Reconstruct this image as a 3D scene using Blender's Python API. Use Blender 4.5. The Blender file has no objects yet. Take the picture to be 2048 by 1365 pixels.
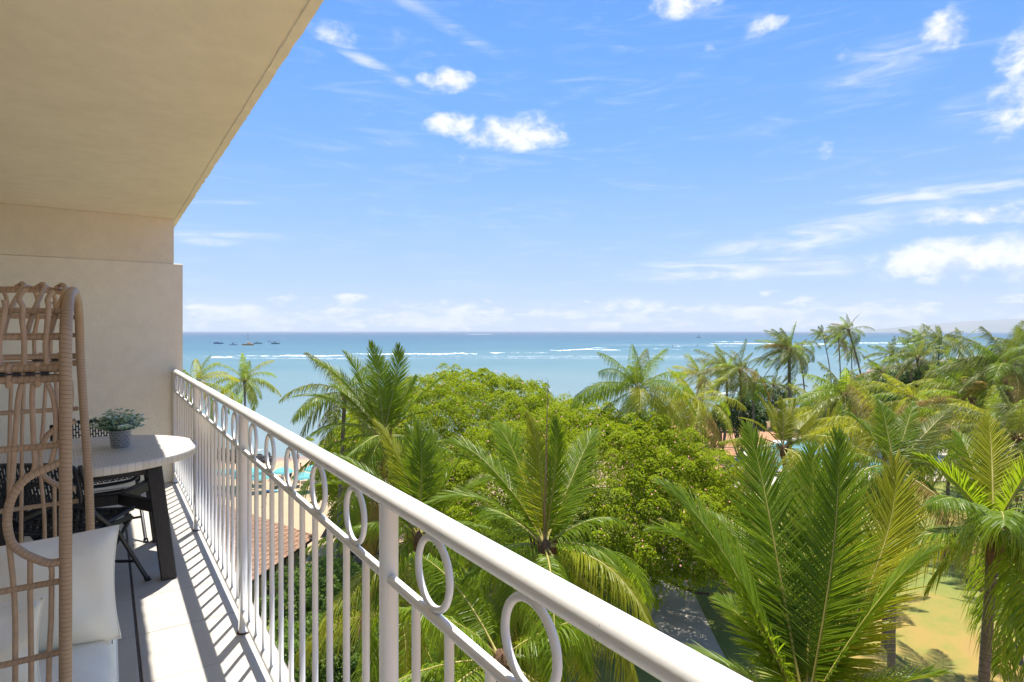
import bpy, math, random
import numpy as np
from mathutils import Vector, Matrix
R_ = math.radians
rng = np.random.default_rng(7)
random.seed(7)
sc = bpy.context.scene
COL = sc.collection

# ------------------------------------------------------------------ camera
FLOOR = 17.0                      # balcony floor above the lawn
ZC = FLOOR + 1.47                 # eye height
YAW = math.atan2(812, 1218)       # camera looks this far right of the balcony axis (+Y)
FW = np.array([math.sin(YAW), math.cos(YAW), 0.0])
RT = np.array([math.cos(YAW), -math.sin(YAW), 0.0])
UP = np.array([0, 0, 1.0])
EYE = np.array([0, 0, ZC])
cam = bpy.data.cameras.new('camera'); camo = bpy.data.objects.new('camera', cam); COL.objects.link(camo)
camo.location = EYE; camo.rotation_euler = (math.pi/2, 0, -YAW)
cam.sensor_width = 36; cam.lens = 36*1218/2048
cam.shift_y = -19.5/2048
cam.clip_start = 0.05; cam.clip_end = 120000
sc.camera = camo

# ------------------------------------------------------------------ sun, sky, exposure
SUN_EL = math.atan2(1.0, math.hypot(.17, .26))
SUN_AZ = math.atan2(.17, .26)               # from +Y towards +X
sd = np.array([.17, .26, 1.0]); sd /= np.linalg.norm(sd)
sun = bpy.data.lights.new('sun', 'SUN'); suno = bpy.data.objects.new('sun', sun); COL.objects.link(suno)
sun.energy = 4.1; sun.angle = R_(0.53); sun.color = (1.0, 0.95, 0.87)
suno.rotation_euler = Vector(sd).to_track_quat('Z', 'Y').to_euler()
suno.location = (20, 30, 60)
sc.view_settings.view_transform = 'Standard'; sc.view_settings.look = 'None'
sc.view_settings.gamma = 1; sc.view_settings.use_curve_mapping = False
sc.view_settings.exposure = 1.18
sc.cycles.max_bounces = 7; sc.cycles.diffuse_bounces = 5; sc.cycles.glossy_bounces = 3
sc.cycles.transmission_bounces = 3; sc.cycles.transparent_max_bounces = 8
sc.cycles.sample_clamp_indirect = 6
try:
    sc.cycles.use_denoising = True; sc.cycles.denoiser = 'OPENIMAGEDENOISE'
except Exception: pass

def px_dir(u, v):
    d = FW + RT*(u-1024)/1218 + UP*(663-v)/1218
    return d/np.linalg.norm(d)
def site(u, v, d):
    """survey point: bearing/elevation of a sighting and its distance ahead"""
    return EYE + d*(FW + RT*(u-1024)/1218 + UP*(663-v)/1218)
def gpt(u, v, z=0.0):
    """sighting carried down to height z"""
    return site(u, v, 1218*(ZC-z)/(v-663))
def rf(r, f, z=0.0):
    return np.array([0, 0, z]) + RT*r + FW*f

W = bpy.data.worlds.new('World'); sc.world = W; W.use_nodes = True
nt = W.node_tree; N = nt.nodes; L = nt.links
N.clear()
def nd(t, **k):
    n = N.new(t)
    for a, b in k.items(): setattr(n, a, b)
    return n
def mth(op, a, b=None, c=None, clamp=False):
    n = nd('ShaderNodeMath', operation=op, use_clamp=clamp)
    for i, x in enumerate((a, b, c)):
        if x is None: continue
        if isinstance(x, (int, float)): n.inputs[i].default_value = x
        else: L.new(x, n.inputs[i])
    return n.outputs[0]
def mrange(x, a, b, c, d, smooth=True):
    n = nd('ShaderNodeMapRange', interpolation_type='SMOOTHSTEP' if smooth else 'LINEAR')
    L.new(x, n.inputs[0])
    for i, q in enumerate((a, b, c, d)): n.inputs[1+i].default_value = q
    return n.outputs[0]
sky = nd('ShaderNodeTexSky', sky_type='NISHITA'); sky.sun_disc = False
sky.sun_elevation = SUN_EL; sky.sun_rotation = SUN_AZ
sky.altitude = 20; sky.air_density = 1.0; sky.dust_density = 0.3; sky.ozone_density = 2.2
tc = nd('ShaderNodeTexCoord'); nrm = nd('ShaderNodeVectorMath', operation='NORMALIZE'); L.new(tc.outputs['Generated'], nrm.inputs[0])
dv = nrm.outputs[0]
def dot(vec):
    n = nd('ShaderNodeVectorMath', operation='DOT_PRODUCT'); L.new(dv, n.inputs[0]); n.inputs[1].default_value = tuple(vec); return n.outputs['Value']
dx, dy, dz = dot(RT), dot(FW), dot(UP)
az = mth('ARCTAN2', dx, dy); el = mth('ARCSINE', dz)
azel = nd('ShaderNodeCombineXYZ'); L.new(az, azel.inputs[0]); L.new(el, azel.inputs[1])
def fbm(vec, scale, detail, rough=.55, stretch=(1, 1, 1), dist=0.0, off=0.0):
    m = nd('ShaderNodeMapping'); m.inputs['Scale'].default_value = stretch; m.inputs['Location'].default_value = (off, off*.7, off*.3); L.new(vec, m.inputs[0])
    n = nd('ShaderNodeTexNoise'); n.inputs['Scale'].default_value = scale; n.inputs['Detail'].default_value = detail
    n.inputs['Roughness'].default_value = rough; n.inputs['Distortion'].default_value = dist
    L.new(m.outputs[0], n.inputs['Vector']); return n.outputs[0]
n_fine = fbm(dv, 26, 5, .6, (1, 1, 1.6), 0.2, 3.1)
# individual fair-weather clouds: (u, v, half width, half height, tilt deg, amount)
cum = [(895, 162, 56, 26, 5, 1), (908, 250, 60, 25, 0, 1), (1025, 268, 125, 36, 4, 1), (1075, 256, 50, 30, 0, .8), (1370, 6, 70, 26, 0, 1),
       (1520, 58, 55, 18, 6, .85), (1892, 62, 52, 44, 30, 1), (1655, 302, 26, 20, 0, .55), (2050, 110, 70, 55, 30, .9), (2040, 215, 85, 70, 40, .75),
       (1910, 520, 190, 48, 4, 1.0), (2090, 515, 160, 60, 0, 1.0), (1950, 432, 170, 24, -3, .85), (672, 68, 50, 24, 0, .7), (928, 322, 26, 14, -20, .5), (1640, 398, 26, 14, 30, .4),
       (1417, 98, 16, 9, 0, .5), (1690, 105, 40, 18, 0, .4), (760, 388, 20, 10, 10, .4), (705, 597, 40, 10, 0, .9), (930, 622, 55, 14, 0, .8), (1250, 612, 90, 14, 0, .8), (1450, 622, 40, 14, 0, .7), (850, 612, 170, 14, 0, .55), (450, 622, 110, 16, 0, .7)]
cir = [(725, 118, 150, 13, -22, .75), (880, 45, 150, 14, -24, .55), (460, 478, 150, 18, -3, .75), (1480, 540, 250, 30, 3, .95), (1640, 468, 240, 30, 10, .95),
       (1750, 145, 150, 60, 8, .55), (1880, 385, 200, 14, 5, .95), (1960, 215, 130, 40, 30, .45), (470, 410, 120, 30, 10, .35), (700, 300, 200, 90, 12, .2), (1300, 260, 500, 120, 8, .16), (1650, 360, 300, 60, 6, .2)]
_rot = {}
def turned(ang):
    """azimuth/elevation plane turned by ang degrees"""
    if ang not in _rot:
        if ang == 0: _rot[ang] = azel.outputs[0]
        else:
            c_, s_ = math.cos(R_(ang)), math.sin(R_(ang)); cx = nd('ShaderNodeCombineXYZ')
            L.new(mth('ADD', mth('MULTIPLY', az, c_), mth('MULTIPLY', el, s_)), cx.inputs[0]); L.new(mth('SUBTRACT', mth('MULTIPLY', el, c_), mth('MULTIPLY', az, s_)), cx.inputs[1]); _rot[ang] = cx.outputs[0]
    return _rot[ang]
def blobs(lst):
    tot = None
    for (u, v, hw, hh, ang, k) in lst:
        d = px_dir(u, v); a0 = math.atan2(d@RT, d@FW); e0 = math.asin(d[2]); r2 = 1+((u-1024)/1218)**2
        ang = -22 if ang < -10 else (8 if ang >= 6 else 0)
        c_, s_ = math.cos(R_(ang)), math.sin(R_(ang)); a1, e1 = a0*c_+e0*s_, e0*c_-a0*s_
        sx, sy = 1218*r2**.9/hw, 1218*r2**.5/hh
        m = nd('ShaderNodeVectorMath', operation='MULTIPLY_ADD'); L.new(turned(ang), m.inputs[0]); m.inputs[1].default_value = (sx, sy, 0); m.inputs[2].default_value = (-a1*sx, -e1*sy, 0)
        dd = nd('ShaderNodeVectorMath', operation='DOT_PRODUCT'); L.new(m.outputs[0], dd.inputs[0]); L.new(m.outputs[0], dd.inputs[1])
        o = mth('MULTIPLY_ADD', dd.outputs['Value'], -k/1.6, k)
        tot = o if tot is None else mth('MAXIMUM', tot, o)
    return mth('MAXIMUM', tot, 0.0)
mc = blobs(cum); mi = blobs(cir)
v1 = mth('ADD', mc, mth('MULTIPLY', mth('SUBTRACT', n_fine, .5), 1.75))
a_cum = mth('MULTIPLY', mrange(v1, .30, 1.12, 0, .94), mrange(mc, .05, .3, 0, 1))
# wisps
n_wisp = fbm(azel.outputs[0], 7, 5, .62, (1.0, 6.5, 1), 1.2, 5.0)
v2 = mth('MULTIPLY', mi, mrange(n_wisp, .25, .72, .15, 1.0))
a_cir = mrange(v2, .05, .95, 0, .72)
# thin high veil everywhere
a_veil = mrange(n_wisp, .48, .85, 0.0, .22)
# low bank of cumulus along the horizon, all round
n_bank = fbm(azel.outputs[0], 22, 5, .62, (1.0, 2.9, 1), .3, 1.3)
bt = mth('MULTIPLY', mrange(el, .024, .074, 1, 0), mrange(el, -.002, .012, .55, 1))
v3 = mth('ADD', mth('MULTIPLY', bt, .62), mth('MULTIPLY', mth('SUBTRACT', n_bank, .5), 2.3))
a_bank = mth('MULTIPLY', mrange(v3, .40, .80, 0, .9), mrange(bt, 0.02, .25, 0, 1))
inv = None
for a in (a_cum, a_cir, a_veil, a_bank):
    q = mth('SUBTRACT', 1.0, a); inv = q if inv is None else mth('MULTIPLY', inv, q)
alpha = mth('SUBTRACT', 1.0, inv, clamp=True)
hsv = nd('ShaderNodeHueSaturation'); hsv.inputs['Hue'].default_value = .506; hsv.inputs['Saturation'].default_value = 1.32; hsv.inputs['Value'].default_value = .88
L.new(sky.outputs[0], hsv.inputs['Color'])
lowf = mrange(mth('ABSOLUTE', el), 0.0, .50, .92, 0.0)
low = nd('ShaderNodeMix', data_type='RGBA'); L.new(lowf, low.inputs[0]); L.new(hsv.outputs[0], low.inputs[6])
lowc = nd('ShaderNodeValToRGB'); L.new(mth('ABSOLUTE', el), lowc.inputs[0]); le = lowc.color_ramp.elements
le[0].position = 0.0; le[0].color = (2.7, 3.35, 4.35, 1); le[1].position = .30; le[1].color = (.86, 1.68, 4.15, 1)
e_ = le.new(.07); e_.color = (1.85, 2.7, 4.25, 1)
L.new(lowc.outputs[0], low.inputs[7])
shade = nd('ShaderNodeMix', data_type='RGBA'); L.new(mrange(n_fine, .3, .6, 0, 1), shade.inputs[0])
CLOUD = 4.75
shade.inputs[6].default_value = (CLOUD*.74, CLOUD*.80, CLOUD*.90, 1); shade.inputs[7].default_value = (CLOUD*1.05, CLOUD*1.05, CLOUD*1.05, 1)
mx = nd('ShaderNodeMix', data_type='RGBA'); L.new(alpha, mx.inputs[0]); L.new(low.outputs[2], mx.inputs[6]); L.new(shade.outputs[2], mx.inputs[7])
bg = nd('ShaderNodeBackground'); bg.inputs[1].default_value = 0.101; L.new(mx.outputs[2], bg.inputs[0])
wo = nd('ShaderNodeOutputWorld'); L.new(bg.outputs[0], wo.inputs[0])
W.cycles.sampling_method = 'MANUAL'; W.cycles.sample_map_resolution = 512

# ------------------------------------------------------------------ material helpers
class Mat:
    def __init__(s, name):
        s.m = bpy.data.materials.new(name); s.m.use_nodes = True; s.t = s.m.node_tree; s.n = s.t.nodes; s.l = s.t.links
        s.n.clear(); s.out = s.n.new('ShaderNodeOutputMaterial'); s.b = s.n.new('ShaderNodeBsdfPrincipled'); s.l.new(s.b.outputs[0], s.out.inputs[0])
    def nd(s, t, **k):
        n = s.n.new(t)
        for a, b in k.items(): setattr(n, a, b)
        return n
    def val(s, x, inp):
        if isinstance(x, (int, float)): inp.default_value = x
        elif isinstance(x, (tuple, list)): inp.default_value = x if len(x) == len(inp.default_value) else (*x, 1)
        else: s.l.new(x, inp)
    def math(s, op, a, b=None, clamp=False):
        n = s.nd('ShaderNodeMath', operation=op, use_clamp=clamp); s.val(a, n.inputs[0])
        if b is not None: s.val(b, n.inputs[1])
        return n.outputs[0]
    def coord(s, kind='Object'):
        if kind == 'Position': return s.nd('ShaderNodeNewGeometry').outputs['Position']
        return s.nd('ShaderNodeTexCoord').outputs[kind]
    def noise(s, vec, scale, detail=4, rough=.55, stretch=None, dist=0):
        if stretch:
            m = s.nd('ShaderNodeMapping'); m.inputs['Scale'].default_value = stretch; s.l.new(vec, m.inputs[0]); vec = m.outputs[0]
        n = s.nd('ShaderNodeTexNoise'); n.inputs['Scale'].default_value = scale; n.inputs['Detail'].default_value = detail; n.inputs['Roughness'].default_value = rough
        n.inputs['Distortion'].default_value = dist; s.l.new(vec, n.inputs['Vector']); return n.outputs[0]
    def ramp(s, x, stops, interp='LINEAR'):
        r = s.nd('ShaderNodeValToRGB'); r.color_ramp.interpolation = interp; e = r.color_ramp.elements
        while len(e) < len(stops): e.new(.5)
        for i, (p, c) in enumerate(stops):
            e[i].position = p; e[i].color = (*c, 1) if not isinstance(c, (int, float)) else (c, c, c, 1)
        s.l.new(x, r.inputs[0]); return r.outputs[0]
    def rng(s, x, a, b, c, d, smooth=False):
        n = s.nd('ShaderNodeMapRange', interpolation_type='SMOOTHSTEP' if smooth else 'LINEAR'); s.val(x, n.inputs[0])
        for i, q in enumerate((a, b, c, d)): n.inputs[1+i].default_value = q
        return n.outputs[0]
    def mix(s, f, a, b, mode='MIX'):
        n = s.nd('ShaderNodeMix', data_type='RGBA', blend_type=mode); s.val(f, n.inputs[0]); s.val(a, n.inputs[6]); s.val(b, n.inputs[7]); return n.outputs[2]
    def bump(s, h, strength=.3, dist=.01):
        n = s.nd('ShaderNodeBump'); n.inputs['Strength'].default_value = strength; n.inputs['Distance'].default_value = dist; s.l.new(h, n.inputs['Height']); s.l.new(n.outputs[0], s.b.inputs['Normal']); return n.outputs[0]
    def set(s, **k):
        for a, v in k.items(): s.val(v, s.b.inputs[a.replace('_', ' ')])
        return s

def simple(name, col, rough=.6, var=.12, scale=8, bump=0, bscale=60, metal=0, bdist=.003, coord='Object'):
    M = Mat(name); c = M.coord(coord)
    n = M.noise(c, scale, 5)
    lo = tuple(x*(1-var) for x in col); hi = tuple(min(1, x*(1+var)) for x in col)
    M.set(Base_Color=M.ramp(n, [(.3, lo), (.7, hi)]), Roughness=M.rng(n, .3, .7, max(0, rough-.06), min(1, rough+.06)), Metallic=metal)
    if bump: M.bump(M.noise(c, bscale, 4), bump, bdist)
    return M.m

def leafmat(name, c1, c2, ctrans, trans=.35, rough=.38, tip=None, spec=.5, vscale=.25):
    """c1..c2 spread over single leaflets, translucent from behind"""
    M = Mat(name); g = M.nd('ShaderNodeNewGeometry'); r = g.outputs['Random Per Island']
    oi = M.nd('ShaderNodeObjectInfo'); n = M.noise(g.outputs['Position'], vscale, 3)
    f = M.math('ADD', M.math('MULTIPLY', r, .5), M.math('MULTIPLY', M.rng(n, .3, .7, 0, 1), .5))
    f = M.math('ADD', M.math('MULTIPLY', f, .75), M.math('MULTIPLY', oi.outputs['Random'], .25))
    col = M.mix(f, c1, c2)
    tcol = M.mix(f, tuple(x*.75 for x in ctrans), ctrans)
    if tip:
        uv = M.nd('ShaderNodeSeparateXYZ'); M.l.new(M.coord('UV'), uv.inputs[0])
        k = M.math('MULTIPLY', M.rng(uv.outputs[0], .72, 1.0, 0, 1), M.rng(r, .25, .9, 0, 1))
        col = M.mix(k, col, tip); tcol = M.mix(k, tcol, tip)
    M.set(Base_Color=col, Roughness=rough); M.b.inputs['Specular IOR Level'].default_value = spec
    t = M.nd('ShaderNodeBsdfTranslucent'); M.val(tcol, t.inputs[0])
    m = M.nd('ShaderNodeMixShader'); m.inputs[0].default_value = trans
    M.l.new(M.b.outputs[0], m.inputs[1]); M.l.new(t.outputs[0], m.inputs[2]); M.l.new(m.outputs[0], M.out.inputs[0])
    return M.m

# ------------------------------------------------------------------ mesh helpers
class MB:
    def __init__(s): s.V = []; s.F = []; s.M = []; s.U = []; s.n = 0; s.S = []
    def add(s, V, F, mi=0, uv=None, smooth=True):
        V = np.asarray(V, float).reshape(-1, 3); s.V.append(V)
        s.U.append(np.zeros((len(V), 2)) if uv is None else np.asarray(uv, float))
        F = np.asarray(F, int)
        s.F.append(F+s.n); s.M.append(np.full(len(F), mi)); s.S.append(np.full(len(F), smooth)); s.n += len(V); return s
    def tube(s, path, r, seg=8, mi=0, closed=False, caps=True, smooth=True):
        P = np.asarray(path, float); K = len(P); r = np.broadcast_to(np.asarray(r, float), (K,))
        T = np.gradient(P, axis=0) if not closed else (np.roll(P, -1, 0)-np.roll(P, 1, 0))
        T /= np.linalg.norm(T, axis=1)[:, None]+1e-12
        a = np.array([0, 0, 1.]) if abs(T[0][2]) < .9 else np.array([1., 0, 0])
        n = np.cross(T[0], a); n /= np.linalg.norm(n); Ns = []
        for i in range(K):
            n = n-(n@T[i])*T[i]; n /= np.linalg.norm(n)+1e-12; Ns.append(n.copy())
        Ns = np.array(Ns); Bs = np.cross(T, Ns)
        th = np.linspace(0, 2*np.pi, seg, endpoint=False)
        V = P[:, None]+r[:, None, None]*(np.cos(th)[None, :, None]*Ns[:, None]+np.sin(th)[None, :, None]*Bs[:, None])
        ln = np.concatenate([[0], np.cumsum(np.linalg.norm(np.diff(P, axis=0), axis=1))])
        uv = np.stack([np.repeat(ln[:, None], seg, 1), np.repeat(th[None]/(2*np.pi), K, 0)], -1).reshape(-1, 2)
        i = np.arange(K if closed else K-1)[:, None]; j = np.arange(seg)[None]
        i2 = (i+1) % K; j2 = (j+1) % seg
        F = np.stack([i*seg+j, i2*seg+j, i2*seg+j2, i*seg+j2], -1).reshape(-1, 4)[:, ::-1]
        base = s.n
        s.add(V.reshape(-1, 3), F, mi, uv, smooth)
        if caps and not closed:
            for row, rev in ((0, False), (K-1, True)):
                c = s.n; ring = base+row*seg+np.arange(seg); s.V.append(P[row][None]); s.U.append(np.zeros((1, 2))); s.n += 1
                nx = np.roll(ring, -1); cc = np.full(seg, c)
                F3 = np.stack([ring, nx, cc] if not rev else [nx, ring, cc], -1)
                s.F.append(F3); s.M.append(np.full(seg, mi)); s.S.append(np.full(seg, False))
        return s
    def box(s, c, d, rot=None, mi=0, bev=0.0):
        hx, hy, hz = np.asarray(d, float)/2
        if bev <= 0:
            V = np.array([(x, y, z) for x in (-hx, hx) for y in (-hy, hy) for z in (-hz, hz)])
            F = [(0, 1, 3, 2), (4, 6, 7, 5), (0, 4, 5, 1), (2, 3, 7, 6), (0, 2, 6, 4), (1, 5, 7, 3)]
            F = np.array(F)
            if rot is not None: V = V@np.asarray(rot).T
            return s.add(V+np.asarray(c, float), F, mi, None, False)
        b = min(bev, hx*.9, hy*.9, hz*.9)
        rings = []
        for z, k in ((-hz, b), (-hz+b, 0), (hz-b, 0), (hz, b)):
            x, y = hx-k, hy-k
            rings += [(-x+b*.0, -y, z), (x, -y, z), (x, y, z), (-x, y, z)]
        V = np.array(rings); F = [(3, 2, 1, 0), (12, 13, 14, 15)]
        for k in range(3):
            for j in range(4):
                F.append((k*4+j, k*4+(j+1) % 4, k*4+4+(j+1) % 4, k*4+4+j))
        if rot is not None: V = V@np.asarray(rot).T
        return s.add(V+np.asarray(c, float), np.array(F), mi, None, False)
    def bar(s, a, b, w, h, mi=0, up=(0, 0, 1), bev=0.0):
        a = np.asarray(a, float); b = np.asarray(b, float); t = b-a; Ln = np.linalg.norm(t); t /= Ln
        u = np.asarray(up, float); sd_ = np.cross(t, u)
        if np.linalg.norm(sd_) < 1e-4: sd_ = np.cross(t, (1, 0, 0))
        sd_ /= np.linalg.norm(sd_); u = np.cross(sd_, t)
        return s.box((a+b)/2, (Ln, w, h), np.stack([t, sd_, u], 1), mi, bev)
    def lathe(s, prof, c=(0, 0, 0), seg=24, mi=0, smooth=True):
        P = np.asarray(prof, float); K = len(P); th = np.linspace(0, 2*np.pi, seg, endpoint=False)
        V = np.stack([P[:, 0][:, None]*np.cos(th), P[:, 0][:, None]*np.sin(th), np.repeat(P[:, 1][:, None], seg, 1)], -1).reshape(-1, 3)+np.asarray(c, float)
        i = np.arange(K-1)[:, None]; j = np.arange(seg)[None]; j2 = (j+1) % seg
        F = np.stack([i*seg+j, i*seg+j2, (i+1)*seg+j2, (i+1)*seg+j], -1).reshape(-1, 4)
        uv = np.stack([np.repeat(th[None]/(2*np.pi), K, 0), np.repeat(P[:, 1][:, None], seg, 1)], -1).reshape(-1, 2)
        return s.add(V, F, mi, uv, smooth)
    def poly(s, pts, z0, z1, mi=0):
        """convex or simple polygon prism"""
        P = np.asarray(pts, float)[:, :2]; n = len(P)
        V = np.concatenate([np.c_[P, np.full(n, z0)], np.c_[P, np.full(n, z1)]])
        s.add(V, np.array([(i, (i+1) % n, (i+1) % n+n, i+n) for i in range(n)]), mi, None, False)
        base = s.n-2*n
        s.F.append(np.array([np.arange(n)+n+base])); s.M.append(np.array([mi])); s.S.append(np.array([False]))
        s.F.append(np.array([np.arange(n)[::-1]+base])); s.M.append(np.array([mi])); s.S.append(np.array([False]))
        return s
    def mesh(s, name, mats):
        V = np.concatenate(s.V); U = np.concatenate(s.U); me = bpy.data.meshes.new(name)
        me.vertices.add(len(V)); me.vertices.foreach_set('co', V.astype(np.float32).ravel())
        lv = np.concatenate([f.ravel() for f in s.F]); tot = np.concatenate([np.full(len(f), f.shape[1]) for f in s.F])
        me.loops.add(len(lv)); me.loops.foreach_set('vertex_index', lv.astype(np.int32))
        st = np.concatenate([[0], np.cumsum(tot)[:-1]]); me.polygons.add(len(tot)); me.polygons.foreach_set('loop_start', st.astype(np.int32))
        me.polygons.foreach_set('material_index', np.concatenate(s.M).astype(np.int32))
        me.polygons.foreach_set('use_smooth', np.concatenate(s.S).astype(bool))
        uv = me.uv_layers.new(name='UVMap'); uv.data.foreach_set('uv', U[lv].astype(np.float32).ravel())
        me.update(calc_edges=True); me.validate()
        for m in (mats if isinstance(mats, (list, tuple)) else [mats]): me.materials.append(m)
        return me
def link(name, me, parent=None, loc=None, rot=None):
    o = bpy.data.objects.new(name, me); COL.objects.link(o)
    if loc is not None: o.location = loc
    if rot is not None: o.rotation_euler = rot
    if parent is not None:
        o.parent = parent
        if not parent.get('_local'):
            top = parent
            o.matrix_parent_inverse = Matrix.Translation(-Vector(WORLD[parent.name]))
    WORLD[o.name] = tuple(loc) if loc is not None else (0, 0, 0)
    return o
WORLD = {}
def thing(name, label, cat, loc=(0, 0, 0), group=None):
    o = bpy.data.objects.new(name, None); COL.objects.link(o); o.location = tuple(loc); o.empty_display_size = .2
    WORLD[o.name] = tuple(float(x) for x in loc)
    return tag(o, label, cat, group)
def tag(o, label=None, cat=None, group=None, kind=None):
    if label: o['label'] = label
    if cat: o['category'] = cat
    if group: o['group'] = group
    if kind: o['kind'] = kind
    return o
def one(name, mb, mats, parent=None, **k): return link(name, mb.mesh(name, mats), parent, **k)
def struct(name, mb, mats, kind='structure', **k): return tag(one(name, mb, mats, **k), kind=kind)
def smooth_path(P, n=24, closed=False):
    P = np.asarray(P, float); K = len(P)
    idx = lambda i: P[i % K] if closed else P[min(max(i, 0), K-1)]
    out = []
    segs = K if closed else K-1
    for i in range(segs):
        p0, p1, p2, p3 = idx(i-1), idx(i), idx(i+1), idx(i+2)
        m = max(2, n//segs)
        for q in range(m):
            t = q/m
            out.append(.5*((2*p1)+(-p0+p2)*t+(2*p0-5*p1+4*p2-p3)*t*t+(-p0+3*p1-3*p2+p3)*t**3))
    if not closed: out.append(P[-1])
    return np.array(out)
def rotz(a):
    c, s_ = math.cos(a), math.sin(a); return np.array([[c, -s_, 0], [s_, c, 0], [0, 0, 1.]])

# ================================================================== BALCONY
def stucco(name, col, bs=.35, sc_=260):
    M = Mat(name); c = M.coord('Position')
    big = M.noise(c, 1.3, 5); mid = M.noise(c, 9, 5); fine = M.noise(c, sc_, 3, .6); rip = M.noise(c, 45, 3, .6)
    a = tuple(x*.90 for x in col); b = tuple(min(.92, x*1.03) for x in col)
    k = M.math('ADD', M.math('MULTIPLY', big, .6), M.math('MULTIPLY', mid, .4))
    base = M.ramp(k, [(.35, a), (.65, b)])
    pits = M.math('LESS_THAN', M.noise(c, 120, 2), .30)
    base = M.mix(M.math('MULTIPLY', pits, .18), base, (.25, .21, .15, 1))
    M.set(Base_Color=base, Roughness=.85)
    h = M.math('ADD', M.math('MULTIPLY', fine, .5), M.math('MULTIPLY', rip, .9))
    M.bump(h, bs*1.6, .008); return M.m
m_wall = stucco('cream_stucco', (.90, .825, .66))
m_wall2 = stucco('cream_stucco_coarse', (.87, .79, .61), .55, 180)
m_ceil = stucco('cream_ceiling_paint', (.90, .835, .69), .14, 300)
m_facade = stucco('cream_facade', (.85, .78, .66), .3)
M = Mat('porcelain_tile'); c = M.coord('Position'); n1 = M.noise(c, 3, 6, .65); n2 = M.noise(c, 22, 5, .6); oi = M.nd('ShaderNodeObjectInfo')
base = M.ramp(M.math('ADD', M.math('MULTIPLY', n1, .6), M.math('MULTIPLY', n2, .4)), [(.32, (.42, .39, .335)), (.55, (.465, .435, .38)), (.72, (.505, .475, .42))])
base = M.mix(M.math('MULTIPLY', oi.outputs['Random'], .10), base, (.37, .34, .29, 1))
spk = M.math('LESS_THAN', M.noise(c, 60, 1), .21)
M.set(Base_Color=M.mix(M.math('MULTIPLY', spk, .5), base, (.25, .2, .15, 1)), Roughness=M.rng(n2, .3, .7, .38, .55)); M.bump(n2, .06, .002); m_tile = M.m
m_grout = simple('grout', (.11, .09, .075), .9, .25, 30)
M = Mat('white_rail_enamel'); c = M.coord('Position'); n1 = M.noise(c, 55, 4, .6); n2 = M.noise(c, 5, 5)
chip = M.math('LESS_THAN', M.noise(c, 38, 3), .265)
M.set(Base_Color=M.mix(M.math('MULTIPLY', chip, .6), M.ramp(n2, [(.3, (.76, .755, .725)), (.65, (.82, .815, .785))]), (.30, .22, .15, 1)), Roughness=.36); M.bump(n1, .10, .002); m_rail = M.m
m_rust = simple('rust_stain', (.10, .055, .035), .9, .4, 40)

def extrude_y(prof, ys, jit=None):
    """closed x-z profile carried along y"""
    P = np.asarray(prof, float); n = len(P); ys = np.asarray(ys, float); K = len(ys); V = np.zeros((K, n, 3))
    V[:, :, 0] = P[None, :, 0]; V[:, :, 2] = P[None, :, 1]; V[:, :, 1] = ys[:, None]
    if jit is not None: V += jit
    mb = MB(); i = np.arange(K-1)[:, None]; j = np.arange(n)[None]; j2 = (j+1) % n
    mb.add(V.reshape(-1, 3), np.stack([i*n+j, (i+1)*n+j, (i+1)*n+j2, i*n+j2], -1).reshape(-1, 4), 0, None, False)
    mb.F.append(np.array([np.arange(n)])); mb.M.append(np.array([0])); mb.S.append(np.array([False]))
    mb.F.append(np.array([np.arange(n)[::-1]+(K-1)*n])); mb.M.append(np.array([0])); mb.S.append(np.array([False]))
    return mb
YW = 6.77; CE = FLOOR+2.57
ys = np.arange(-3.5, 12.01, .05); K = len(ys)
prof = [(-1.6, CE), (.545, CE), (.549, CE+.008), (.563, CE+.008), (.566, CE), (.604, CE+.001), (.604, CE+.24), (-1.6, CE+.24)]
jit = np.zeros((K, 8, 3))
for q in (1, 2, 3, 4): jit[:, q, 0] = rng.normal(0, .0012, K)
jit[:, 5, 0] = rng.normal(0, .0012, K)-(rng.random(K) < .06)*.006; jit[:, 5, 2] = rng.normal(0, .001, K)+(rng.random(K) < .05)*.006
struct('balcony_ceiling', extrude_y(prof, ys, jit), m_ceil)
# end wall, lower leaf proud of the upper one
mb = MB(); mb.box(((-1.6+.627)/2, YW+.14, FLOOR+1.065), (2.227, .28, 2.13), bev=.006); struct('balcony_end_wall', mb, m_wall)
mb = MB(); mb.box(((-1.6+.551)/2, YW+.16, FLOOR+2.35), (2.151, .30, .436)); struct('balcony_end_wall_beam', mb, m_wall2)
mb = MB(); mb.box((-1.725, 4, 17), (.25, 18, 34)); struct('building_facade', mb, m_facade)
mb = MB(); mb.box((-.47, 3.0, FLOOR-.165), (2.25, 13, .30)); struct('balcony_slab', mb, m_facade)
fl = MB(); fl.box((-.465, 3.0, FLOOR-.011), (2.26, 12.98, .012)); floor = struct('balcony_floor', fl, m_grout)
TW = .488; g = .0035
cols = [(-1.6, -1.340), (-1.340, -.852), (-.852, -.364), (-.364, .119), (.129, .660)]
for (x0, x1) in cols:
    mbt = MB(); mbt.box((0, 0, 0), (x1-x0-g, TW-g, .010), bev=.0012); me = mbt.mesh('tile', m_tile)
    k = -14
    while True:
        y0 = 3.456+TW*k; k += 1
        if y0 < -3.0: continue
        if y0+TW > YW+.001: break
        link('tile', me, floor, loc=((x0+x1)/2, y0+TW/2, FLOOR-.005+.0004*((k*7) % 3-1)))
    mbt = MB(); yl = y0; mbt.box((0, 0, 0), (x1-x0-g, YW-yl-g, .010), bev=.0012); link('tile', mbt.mesh('tile', m_tile), floor, loc=((x0+x1)/2, (yl+YW)/2, FLOOR-.005))

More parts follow.
